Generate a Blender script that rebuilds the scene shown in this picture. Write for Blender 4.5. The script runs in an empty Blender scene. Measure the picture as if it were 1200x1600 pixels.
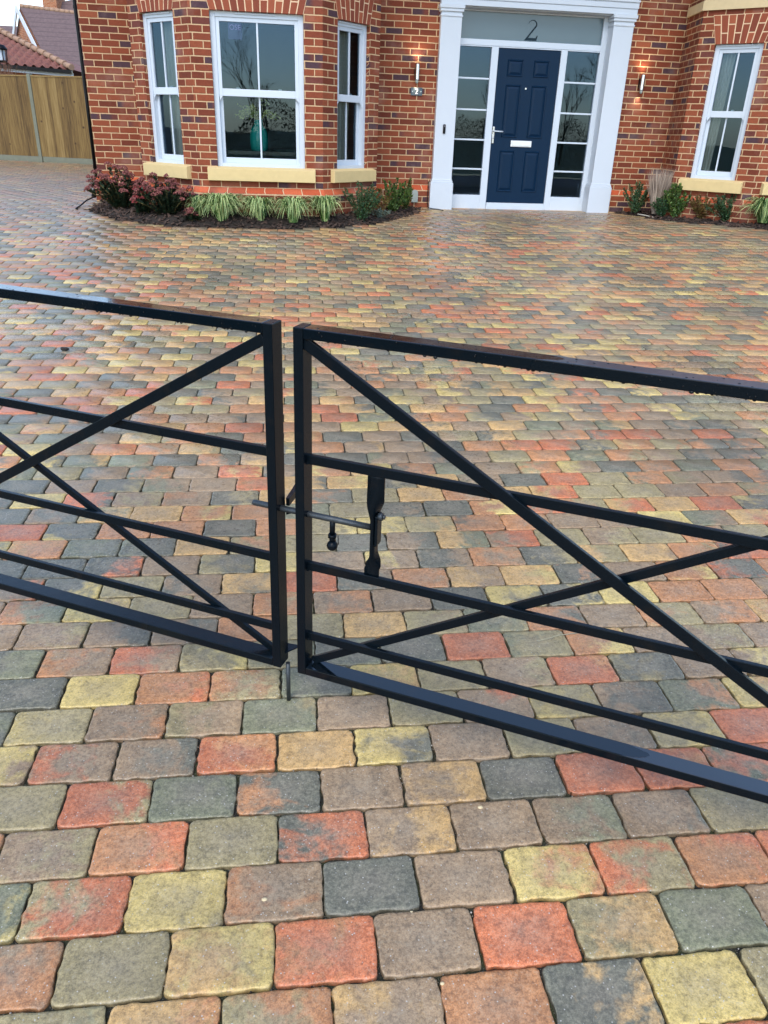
import bpy, bmesh, math, random
import numpy as np
from mathutils import Vector, Matrix, noise as mnoise
random.seed(7); rng = np.random.default_rng(11)
R = math.radians; PI = math.pi
scene = bpy.context.scene
COL = scene.collection

# ------------------------------------------------------------------ camera
F_PX, PITCH, ROLL, YAW, CAMH = 1194.25, 0.461876, 0.03649, 0.151076, 1.4466
cd = bpy.data.cameras.new('camera'); cam = bpy.data.objects.new('camera', cd); COL.objects.link(cam)
cd.sensor_fit = 'VERTICAL'; cd.sensor_height = 24.0; cd.lens = 24.0 * F_PX / 1600.0
cd.clip_start = 0.02; cd.clip_end = 1000
fw = Vector((math.sin(YAW) * math.cos(PITCH), math.cos(YAW) * math.cos(PITCH), -math.sin(PITCH)))
rt = Vector((math.cos(YAW), -math.sin(YAW), 0)); up = rt.cross(fw)
cx_ = math.cos(ROLL) * rt + math.sin(ROLL) * up; cy_ = math.cos(ROLL) * up - math.sin(ROLL) * rt
cam.matrix_world = Matrix(((cx_.x, cy_.x, -fw.x, 0), (cx_.y, cy_.y, -fw.y, 0), (cx_.z, cy_.z, -fw.z, CAMH), (0, 0, 0, 1)))
scene.camera = cam
# ------------------------------------------------------------------ light
SUN_EL, SUN_ROT = R(48), R(200)
world = bpy.data.worlds.new('World'); scene.world = world; world.use_nodes = True
wn = world.node_tree; bg = wn.nodes['Background']
sky = wn.nodes.new('ShaderNodeTexSky'); sky.sky_type = 'NISHITA'; sky.sun_disc = False
sky.sun_elevation = SUN_EL; sky.sun_rotation = SUN_ROT; sky.air_density = 1.0; sky.dust_density = .8; sky.ozone_density = 1.0
wn.links.new(sky.outputs[0], bg.inputs[0]); bg.inputs[1].default_value = 0.15
sd = bpy.data.lights.new('sun', 'SUN'); sun = bpy.data.objects.new('sun', sd); COL.objects.link(sun)
sd.energy = .75; sd.angle = R(40); sd.color = (1, .92, .80)
# sky rotation 0 = +Y, clockwise seen from above
sdir = Vector((math.sin(SUN_ROT) * math.cos(SUN_EL), math.cos(SUN_ROT) * math.cos(SUN_EL), math.sin(SUN_EL)))
sun.rotation_euler = sdir.to_track_quat('Z', 'Y').to_euler(); sun.location = (0, -10, 20)
scene.view_settings.view_transform = 'Standard'; scene.view_settings.look = 'None'
scene.view_settings.exposure = 1.38; scene.view_settings.gamma = 1.0

# ------------------------------------------------------------------ helpers
def gz(y, x=0.0):
    """ground height: level at the gate, rising gently to the house"""
    y = np.asarray(y, float)
    def a(Y):
        t = np.clip((Y / .958 - 1) / 10, 0, 2); return (0.0003 - .05329 * t + .51693 * t * t + .0068 * t ** 3) * .958
    y0, y1 = 9.0, 11.6; z0 = a(y0); s0 = (a(y0 + .01) - z0) / .01; z1 = .4776; s1 = .03; h = y1 - y0; t = np.clip((y - y0) / h, 0, 1)
    H = (2 * t**3 - 3 * t**2 + 1) * z0 + (t**3 - 2 * t**2 + t) * h * s0 + (3 * t**2 - 2 * t**3) * z1 + (t**3 - t**2) * h * s1
    w = np.clip((y - 4.5) / 4.8, 0, 1); w = w * w * (3 - 2 * w)
    return np.where(y < y0, a(y), np.where(y < y1, H, z1 - .0026 * np.clip(y - y1, 0, 40))) + .085 * np.clip((np.asarray(x, float) - 2.6) / 3.6, 0, 1.3) * w * np.clip((11.6 - y) / 1.5, 0, 1)
HZ = .4776            # house datum
def link(o): COL.objects.link(o); return o
def tag(o, label=None, cat=None, group=None, kind=None):
    if label: o['label'] = label
    if cat: o['category'] = cat
    if group: o['group'] = group
    if kind: o['kind'] = kind
    return o
def empty(name, loc=(0, 0, 0), rot=(0, 0, 0), label=None, cat=None, group=None):
    o = bpy.data.objects.new(name, None); o.location = loc; o.rotation_euler = rot; o.empty_display_size = .1
    link(o); return tag(o, label, cat, group)
class MB:
    def __init__(s): s.v = []; s.f = []; s.uv = []; s.sm = []
    def add(s, vs, fs, uvs=None, smooth=False):
        b = len(s.v); s.v += [tuple(p) for p in vs]
        for i, f in enumerate(fs):
            s.f.append(tuple(b + k for k in f)); s.sm.append(smooth)
            s.uv.append(uvs[i] if uvs else None)
        return s
    def box(s, x0, x1, y0, y1, z0, z1, T=None):
        vs = [Vector((x, y, z)) for x in (x0, x1) for y in (y0, y1) for z in (z0, z1)]
        if T: vs = [T(p) if callable(T) else T @ p for p in vs]
        return s.add(vs, [(0, 1, 3, 2), (4, 6, 7, 5), (0, 4, 5, 1), (2, 3, 7, 6), (0, 2, 6, 4), (1, 5, 7, 3)])
    def quad(s, a, b, c, d, uv=None): return s.add([a, b, c, d], [(0, 1, 2, 3)], [uv] if uv else None)
    def prism(s, poly, T, d0, d1):
        """poly in (a,b), extruded d0..d1; T(a,b,d)->Vector"""
        n = len(poly); vs = [T(a, b, d0) for a, b in poly] + [T(a, b, d1) for a, b in poly]
        return s.add(vs, [tuple(range(n)), tuple(range(2 * n - 1, n - 1, -1))] + [(i, i + n, (i + 1) % n + n, (i + 1) % n) for i in range(n)])
    def tube(s, pts, r, n=10, cap=True):
        pts = [Vector(p) for p in pts]; rs = r if isinstance(r, (list, tuple)) else [r] * len(pts)
        vs = []; u = None
        for i, p in enumerate(pts):
            d = (pts[min(i + 1, len(pts) - 1)] - pts[max(i - 1, 0)]).normalized()
            if u is None: u = d.orthogonal().normalized()
            u = (u - d * u.dot(d)).normalized(); w = d.cross(u)
            vs += [p + (u * math.cos(2 * PI * k / n) + w * math.sin(2 * PI * k / n)) * rs[i] for k in range(n)]
        fs = [(i * n + k, i * n + (k + 1) % n, (i + 1) * n + (k + 1) % n, (i + 1) * n + k) for i in range(len(pts) - 1) for k in range(n)]
        s.add(vs, fs, smooth=True)
        if cap: 
            b = len(s.v) - len(vs)
            s.f.append(tuple(b + k for k in range(n - 1, -1, -1))); s.sm.append(False); s.uv.append(None)
            s.f.append(tuple(b + (len(pts) - 1) * n + k for k in range(n))); s.sm.append(False); s.uv.append(None)
        return s
    def ball(s, c, r, n=10, m=7, sq=(1, 1, 1)):
        vs = []; c = Vector(c)
        for j in range(m + 1):
            t = PI * j / m
            for k in range(n):
                a = 2 * PI * k / n
                vs.append(c + Vector((math.sin(t) * math.cos(a) * sq[0], math.sin(t) * math.sin(a) * sq[1], math.cos(t) * sq[2])) * r)
        return s.add(vs, [(j * n + k, (j + 1) * n + k, (j + 1) * n + (k + 1) % n, j * n + (k + 1) % n) for j in range(m) for k in range(n)], smooth=True)
    def lathe(s, prof, c=(0, 0, 0), n=24, flute=0):
        vs = []
        for r, z in prof:
            for k in range(n):
                a = 2 * PI * k / n; rr = r * (1 + flute * math.cos(a * n / 2)); vs.append((c[0] + rr * math.cos(a), c[1] + rr * math.sin(a), c[2] + z))
        return s.add(vs, [(j * n + k, j * n + (k + 1) % n, (j + 1) * n + (k + 1) % n, (j + 1) * n + k) for j in range(len(prof) - 1) for k in range(n)], smooth=True)
    def build(s, name, mat, parent=None, loc=None, bevel=0, label=None, seg=2, solid=0):
        me = bpy.data.meshes.new(name); me.from_pydata([tuple(p) for p in s.v], [], s.f)
        if any(u is not None for u in s.uv):
            l = me.uv_layers.new(name='UVMap'); k = 0
            for i, p in enumerate(me.polygons):
                for j, li in enumerate(p.loop_indices): l.data[li].uv = s.uv[i][j] if s.uv[i] else (0, 0)
        me.polygons.foreach_set('use_smooth', s.sm)
        for m in (mat if isinstance(mat, (list, tuple)) else [mat]): me.materials.append(m)
        me.update()
        o = bpy.data.objects.new(name, me); link(o)
        if parent: o.parent = parent
        if loc: o.location = loc
        if bevel:
            b = o.modifiers.new('bevel', 'BEVEL'); b.width = bevel; b.segments = seg; b.limit_method = 'ANGLE'; b.angle_limit = R(35)
        if solid:
            b = o.modifiers.new('solid', 'SOLIDIFY'); b.thickness = solid
        if label: o['label'] = label
        return o

# ------------------------------------------------------------------ materials
def srgb(r, g, b):
    f = lambda c: (c / 255) / 12.92 if c / 255 <= .04045 else ((c / 255 + .055) / 1.055) ** 2.4
    return (f(r), f(g), f(b), 1)
class NT:
    def __init__(s, name):
        s.m = bpy.data.materials.new(name); s.m.use_nodes = True; s.t = s.m.node_tree; s.b = s.t.nodes['Principled BSDF']
        s.out = s.t.nodes['Material Output']
    def n(s, typ, **kw):
        nd = s.t.nodes.new(typ)
        for k, v in kw.items():
            if k.startswith('i_'):
                k2 = k[2:]; k2 = int(k2) if k2.isdigit() else k2.replace('_', ' ')
                s.set(nd.inputs[k2], v)
            else: setattr(nd, k, v)
        return nd
    def set(s, inp, v):
        if isinstance(v, bpy.types.NodeSocket): s.t.links.new(v, inp)
        else: inp.default_value = v
    def math(s, op, a, b=None, c=None, clamp=False):
        nd = s.t.nodes.new('ShaderNodeMath'); nd.operation = op; nd.use_clamp = clamp
        for i, x in enumerate((a, b, c)):
            if x is not None: s.set(nd.inputs[i], x)
        return nd.outputs[0]
    def mix(s, f, a, b, mode='MIX'):
        nd = s.t.nodes.new('ShaderNodeMix'); nd.data_type = 'RGBA'; nd.blend_type = mode
        s.set(nd.inputs[0], f); s.set(nd.inputs[6], a); s.set(nd.inputs[7], b); return nd.outputs[2]
    def ramp(s, f, stops, interp='LINEAR'):
        nd = s.t.nodes.new('ShaderNodeValToRGB'); cr = nd.color_ramp; cr.interpolation = interp
        while len(cr.elements) > 1: cr.elements.remove(cr.elements[-1])
        cr.elements[0].position = stops[0][0]; cr.elements[0].color = stops[0][1] if hasattr(stops[0][1], '__len__') else (stops[0][1],) * 3 + (1,)
        for p, c in stops[1:]:
            e = cr.elements.new(p); e.color = c if hasattr(c, '__len__') else (c, c, c, 1)
        s.set(nd.inputs[0], f); return nd.outputs[0]
    def noise(s, vec, scale, detail=3, rough=.55, dist=0):
        nd = s.t.nodes.new('ShaderNodeTexNoise'); nd.inputs['Scale'].default_value = scale; nd.inputs['Detail'].default_value = detail
        nd.inputs['Roughness'].default_value = rough; nd.inputs['Distortion'].default_value = dist
        if vec is not None: s.t.links.new(vec, nd.inputs['Vector'])
        return nd.outputs[0]
    def obj(s): return s.n('ShaderNodeTexCoord').outputs['Object']
    def pos(s): return s.n('ShaderNodeNewGeometry').outputs['Position']
    def bump(s, h, strength=.3, dist=.01, normal=None):
        nd = s.n('ShaderNodeBump'); nd.inputs['Strength'].default_value = strength; nd.inputs['Distance'].default_value = dist
        s.t.links.new(h, nd.inputs['Height'])
        if normal is not None: s.t.links.new(normal, nd.inputs['Normal'])
        return nd.outputs[0]
    def P(s, **kw):
        for k, v in kw.items(): s.set(s.b.inputs[k.replace('_', ' ')], v)
        return s
def simple(name, col, rough=.5, metal=0, spec=.5, var=.12, scale=8, bump=0, bscale=60, coat=0):
    t = NT(name); p = t.pos(); n = t.noise(p, scale, 4)
    c = t.mix(n, tuple(x * (1 - var) for x in col[:3]) + (1,), tuple(min(1, x * (1 + var)) for x in col[:3]) + (1,))
    t.P(Base_Color=c, Roughness=rough, Metallic=metal); t.b.inputs['Specular IOR Level'].default_value = spec
    t.b.inputs['Coat Weight'].default_value = coat
    if bump: t.P(Normal=t.bump(t.noise(p, bscale, 4), bump, .004))
    return t.m

def brick_material(name, cols, dark, mortar, darkfrac=.14, rowh=.075, brw=.225, joint=.0118, bumpd=.006):
    t = NT(name); uv = t.n('ShaderNodeUVMap').outputs[0]; p = t.pos()
    # small wobble so courses are not ruler-drawn
    wob = t.n('ShaderNodeVectorMath', operation='SCALE'); wn_ = t.n('ShaderNodeTexNoise'); wn_.inputs['Scale'].default_value = 9
    t.t.links.new(p, wn_.inputs['Vector'])
    sb = t.n('ShaderNodeVectorMath', operation='SUBTRACT'); t.t.links.new(wn_.outputs['Color'], sb.inputs[0]); sb.inputs[1].default_value = (.5, .5, .5)
    t.t.links.new(sb.outputs[0], wob.inputs[0]); wob.inputs['Scale'].default_value = .006
    ad = t.n('ShaderNodeVectorMath', operation='ADD'); t.t.links.new(uv, ad.inputs[0]); t.t.links.new(wob.outputs[0], ad.inputs[1])
    sp = t.n('ShaderNodeSeparateXYZ'); t.t.links.new(ad.outputs[0], sp.inputs[0]); u, v = sp.outputs[0], sp.outputs[1]
    vr = t.math('DIVIDE', v, rowh); row = t.math('FLOOR', vr); fv = t.math('SUBTRACT', vr, row)
    odd = t.math('MODULO', t.math('ABSOLUTE', row), 2.0)
    ur = t.math('ADD', t.math('DIVIDE', u, brw), t.math('MULTIPLY', odd, .5)); colm = t.math('FLOOR', ur); fu = t.math('SUBTRACT', ur, colm)
    du = t.math('MULTIPLY', t.math('MINIMUM', fu, t.math('SUBTRACT', 1.0, fu)), brw)
    dv = t.math('MULTIPLY', t.math('MINIMUM', fv, t.math('SUBTRACT', 1.0, fv)), rowh)
    d = t.math('MINIMUM', du, dv)
    edge = t.math('ADD', d, t.math('MULTIPLY', t.math('SUBTRACT', t.noise(p, 60, 3), .5), .004))
    mask = t.ramp(t.math('DIVIDE', edge, joint), [(.42, 0.0), (.62, 1.0)])       # 1 on brick
    cb = t.n('ShaderNodeCombineXYZ'); t.set(cb.inputs[0], colm); t.set(cb.inputs[1], row)
    wnz = t.n('ShaderNodeTexWhiteNoise', noise_dimensions='2D'); t.t.links.new(cb.outputs[0], wnz.inputs['Vector'])
    w1 = wnz.outputs['Value']
    sc = t.n('ShaderNodeSeparateColor'); t.t.links.new(wnz.outputs['Color'], sc.inputs[0])
    n1 = t.noise(p, 22, 5, .65)
    stops = [(i / (len(cols) - 1) * .999, c) for i, c in enumerate(cols)]
    base = t.ramp(t.math('ADD', t.math('MULTIPLY', w1, .8), t.math('MULTIPLY', n1, .2)), stops)
    dk = t.mix(n1, dark[0], dark[1])
    isd = t.ramp(sc.outputs[1], [(1 - darkfrac - .01, 0.0), (1 - darkfrac, 1.0)])
    # part of the dark bricks is only half flashed
    half = t.ramp(t.math('ADD', fu, t.math('MULTIPLY', t.math('SUBTRACT', sc.outputs[2], .5), 1.6)), [(.35, 1.0), (.6, .35)])
    c = t.mix(t.math('MULTIPLY', isd, half), base, dk)
    c = t.mix(t.ramp(t.noise(p, 70, 4, .7), [(.35, .55), (.7, 0.0)]), c, t.mix(.5, c, (.02, .01, .01, 1)))
    # bloom / lime smears
    c = t.mix(t.ramp(t.noise(p, 2.2, 5, .65), [(.52, 0.0), (.75, .28)]), c, (.42, .30, .24, 1))
    mc = t.mix(t.noise(p, 40, 3), tuple(x * .82 for x in mortar[:3]) + (1,), mortar)
    c = t.mix(mask, mc, c)
    t.P(Base_Color=c, Roughness=.82); t.b.inputs['Specular IOR Level'].default_value = .3
    hh = t.math('ADD', mask, t.math('MULTIPLY', t.noise(p, 120, 4, .7), .35))
    t.P(Normal=t.bump(hh, .9, bumpd)); return t.m
BR = [srgb(102, 47, 30), srgb(126, 60, 38), srgb(142, 71, 44), srgb(156, 86, 56)]
M = {}
M['brick'] = brick_material('red_brick', BR, (srgb(60, 40, 48), srgb(92, 66, 72)), srgb(204, 170, 130))
M['plinth'] = brick_material('plinth_brick_toplit', [srgb(176, 78, 44), srgb(196, 90, 52), srgb(206, 104, 66)], (srgb(110, 60, 50), srgb(140, 80, 60)), srgb(210, 176, 138), .1)  # orange brick, with the upward chamfer's extra light put into its colour
M['oldbrick'] = brick_material('orange_brick', [srgb(150, 80, 50), srgb(176, 104, 66), srgb(190, 122, 84)], (srgb(110, 70, 55), srgb(130, 90, 70)), srgb(190, 170, 140), .1)
M['white'] = simple('white_upvc', (.54, .60, .66), .32, var=.02, scale=3)
M['whitepaint'] = simple('white_painted_timber', (.54, .59, .64), .42, var=.025, scale=5, bump=.08, bscale=120)
M['stone'] = simple('sandstone', srgb(208, 184, 132), .8, var=.10, scale=14, bump=.25, bscale=180, spec=.3)
M['stone2'] = simple('band_stone', srgb(200, 180, 140), .8, var=.10, scale=14, bump=.25, bscale=180, spec=.3)
M['door'] = simple('blue_door_paint', (.0012, .016, .043, 1), .36, var=.06, scale=4, bump=.04, bscale=200, spec=.16)
M['chrome'] = simple('brushed_steel', (.62, .62, .64), .25, metal=1, var=.03)
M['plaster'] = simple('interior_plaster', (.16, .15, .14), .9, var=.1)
M['carpet'] = simple('interior_floor', (.10, .08, .065), .9, var=.2)
M['curtain'] = simple('curtain_fabric', (.42, .39, .33), .9, var=.1, scale=30)
M['blackplastic'] = simple('black_plastic', (.004, .004, .005), .4, var=.1, spec=.2)
M['greyplastic'] = simple('grey_plastic', srgb(150, 158, 150), .5, var=.05)
M['slate'] = simple('slate_sign', srgb(70, 84, 92), .5, var=.15, scale=40)
M['signwhite'] = simple('sign_white', (.85, .85, .85), .5, var=.01)
M['filmdark'] = simple('clear_number_in_film', (.014, .028, .038), .5, spec=.1, var=.1)
M['teal'] = simple('teal_glaze', srgb(20, 150, 140), .12, var=.1)
M['tabletop'] = simple('dark_table', (.02, .017, .015), .3, var=.2)
M['concrete'] = simple('concrete', srgb(112, 114, 98), .85, var=.22, scale=9, bump=.3, bscale=90)
M['lead'] = simple('lead_grey', (.12, .12, .13), .6)
M['barge'] = simple('white_bargeboard', (.6, .62, .64), .5, var=.05)
M['soil'] = simple('dark_soil', (.022, .015, .010), .95, var=.5, scale=25, bump=.9, bscale=40)
M['asphalt'] = simple('asphalt', (.05, .05, .052), .8, var=.2, scale=60, bump=.4, bscale=200)
M['grass'] = simple('verge_grass', (.06, .10, .03), .9, var=.5, scale=6, bump=.5, bscale=60)

def glass_material(name, tint=(.72, .80, .80, 1), base=.018):
    t = NT(name); t.t.nodes.remove(t.b)
    tr = t.n('ShaderNodeBsdfTransparent'); tr.inputs[0].default_value = tint
    gl = t.n('ShaderNodeBsdfGlossy'); gl.inputs['Roughness'].default_value = .0; gl.inputs[0].default_value = (.42, .66, .95, 1)
    fr = t.n('ShaderNodeFresnel'); fr.inputs[0].default_value = 1.52
    wv = t.noise(t.pos(), 1.3, 1); t.t.links.new(t.bump(wv, .12, .02), gl.inputs['Normal'])
    f = t.math('ADD', t.math('MULTIPLY', fr.outputs[0], 1.15), base, clamp=True)
    mx = t.n('ShaderNodeMixShader'); t.set(mx.inputs[0], f); t.t.links.new(tr.outputs[0], mx.inputs[1]); t.t.links.new(gl.outputs[0], mx.inputs[2])
    t.t.links.new(mx.outputs[0], t.out.inputs[0]); return t.m
M['glass'] = glass_material('window_glass')
t = NT('frosted_fanlight'); t.P(Base_Color=t.mix(t.noise(t.pos(), 3, 2), (.045, .085, .11, 1), (.065, .11, .135, 1)), Roughness=.18); t.b.inputs['Specular IOR Level'].default_value = .7; M['frost'] = t.m

# gate paint: black, glossy where a water film lies (wet), satin grainy elsewhere
def gate_paint(name, wet0, wet1, spec=.3):
    t = NT(name); o = t.obj(); sp = t.n('ShaderNodeSeparateXYZ'); t.t.links.new(o, sp.inputs[0]); x, y = sp.outputs[0], sp.outputs[1]
    wob = t.math('MULTIPLY', t.math('SUBTRACT', t.noise(o, 22, 2), .5), .05)
    # rounded tongue ends of the puddles
    yy = t.math('SUBTRACT', y, .026); tong = t.math('MULTIPLY', t.math('MULTIPLY', yy, yy), 90.0)
    xa = t.math('ADD', x, wob)
    a = t.ramp(t.math('SUBTRACT', t.math('SUBTRACT', xa, tong), wet0), [(.0, 0.0), (.004, 1.0)])
    b = t.ramp(t.math('SUBTRACT', wet1, t.math('ADD', xa, tong)), [(.0, 0.0), (.004, 1.0)])
    wet = t.math('MULTIPLY', a, b)
    fine = t.noise(o, 260, 4, .7); mid = t.noise(o, 18, 4, .6)
    dirt = t.ramp(mid, [(.55, 0.0), (.8, 1.0)])
    c = t.mix(dirt, (.002, .005, .008, 1), (.008, .008, .008, 1))
    rough = t.math('ADD', t.math('MULTIPLY', t.math('SUBTRACT', 1.0, wet), .13), t.math('MULTIPLY', fine, .12))
    rough = t.math('ADD', rough, .04)
    hb = t.math('MULTIPLY', t.math('ADD', fine, t.math('MULTIPLY', mid, 1.5)), t.math('SUBTRACT', 1.15, wet))
    t.P(Base_Color=c, Roughness=rough, Normal=t.bump(hb, .35, .0012)); gnz = t.n('ShaderNodeSeparateXYZ'); t.t.links.new(t.n('ShaderNodeNewGeometry').outputs['Normal'], gnz.inputs[0])
    topm = t.ramp(gnz.outputs[2], [(.80, 0.0), (.92, 1.0)])
    t.set(t.b.inputs['Specular IOR Level'], t.math('ADD', t.math('MULTIPLY', topm, spec), .12))
    if spec > .5:
        t.set(t.b.inputs['Coat Weight'], t.math('MULTIPLY', topm, t.math('SUBTRACT', 1.0, t.math('MULTIPLY', wet, .78)))); t.set(t.b.inputs['Coat Roughness'], t.math('MULTIPLY', t.math('SUBTRACT', 1.05, wet), .33)); t.b.inputs['Coat IOR'].default_value = 1.75
    return t.m
M['gate'] = gate_paint('black_gate_paint', 5, 6)
M['gate_tr_L'] = gate_paint('black_top_rail_wet_left', -.57, 9, 1.0)
M['gate_tr_R'] = gate_paint('black_top_rail_wet_right', -9, .64, 1.0)
M['gate_br'] = gate_paint('black_bottom_rail_wet', -9, .98, .6)
t = NT('water_on_black'); t.P(Base_Color=(.003, .004, .005, 1), Roughness=.03, IOR=1.33); M['water'] = t.m
M['zinc'] = simple('worn_grey_bolt', srgb(58, 64, 68), .35, metal=.5, var=.5, scale=60, bump=.3, bscale=300)

# ------------------------------------------------------------------ driveway
PW, PD, PSI, N0 = .21192 * .958, .143586 * .958, -.0244955, .9376 * .958
CP, SP = math.cos(PSI), math.sin(PSI)
def fence_y(x): return 23.3 + (x + 7) * (-.42)
BED_L = [(-2.27, 10.72), (-2.2, 10.56), (-2.1, 10.4), (-1.83, 10.09), (-1.44, 9.85), (-.92, 9.71), (-.47, 9.68), (-.03, 9.71), (.4, 9.77), (.76, 9.87), (1.09, 10.03), (1.43, 10.28), (1.84, 10.74), (2.06, 11.2), (2.13, 11.62), (-2.27, 11.62)]
BED_R = [(5.02, 11.62), (5.10, 11.3), (5.3, 10.75), (5.62, 10.33), (5.99, 10.04), (6.3, 9.82), (6.7, 9.65), (7.3, 9.5), (7.9, 9.6), (8.6, 10.1), (9.0, 10.7), (9.2, 11.62)]
def inside(poly, x, y):
    c = False; j = len(poly) - 1
    for i in range(len(poly)):
        xi, yi = poly[i]; xj, yj = poly[j]
        if (yi > y) != (yj > y) and x < (xj - xi) * (y - yi) / (yj - yi) + xi: c = not c
        j = i
    return c
PAL = {'R': (178, 98, 66), 'S': (170, 118, 84), 'B': (136, 116, 102), 'O': (140, 132, 106), 'Y': (186, 170, 114), 'C': (82, 88, 90), 'G': (104, 112, 100), 'T': (182, 150, 106)}
ROWS = {0: (-4, ['BS', 'OO', 'TY', 'SR', 'BB', 'RR', 'OT', 'GG', 'BB']), 1: (-4, ['YG', 'OR', 'YO', 'SB', 'CC', 'BB', 'YS', 'RO', 'SR']),
        2: (-4, ['BO', 'SR', 'OO', 'CR', 'BT', 'BB', 'BG', 'BC', 'OO']), 3: (-4, ['OO', 'RO', 'GC', 'SC', 'BB', 'BT', 'CC', 'RR', 'RS']),
        4: (-4, ['RB', 'BC', 'RS', 'TT', 'YC', 'BB', 'OO', 'BC', 'OY']), 5: (-4, ['YO', 'BS', 'OB', 'GO', 'BB', 'OO', 'BR', 'YO', 'BC']),
        6: (-5, ['CC', 'YY', 'SR', 'SO', 'GC', 'YT', 'OO', 'BO', 'RS', 'OC']), 7: (-5, ['CG', 'SB', 'RB', 'OY', 'OG', 'CG', 'CC', 'RR', 'GO', 'SY'])}
V = []; Fc = []; CA = []; CB = []; PU = []
def corner_grid(nx, ny):
    s = np.linspace(-1, 1, nx); t_ = np.linspace(-1, 1, ny)
    # pull more lines to the edges
    s = np.sign(s) * (1 - (1 - np.abs(s)) ** 1.6); t_ = np.sign(t_) * (1 - (1 - np.abs(t_)) ** 1.6)
    return s, t_
chunksV = []; chunksF = []; chunksA = []; chunksB = []; chunksP = []; vb = 0
oct_ = np.array([(-1, -.72), (-.86, -1), (.86, -1), (1, -.72), (1, .72), (.86, 1), (-.86, 1), (-1, .72)])
def pick_tone(rr):
    k = rr.random()
    for c, p in (('C', .17), ('B', .36), ('O', .51), ('G', .58), ('S', .75), ('R', .82), ('T', .91), ('Y', 1.01)):
        if k < p: return c
rr_ = random.Random(5)
NY, NX = 17, 23
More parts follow.
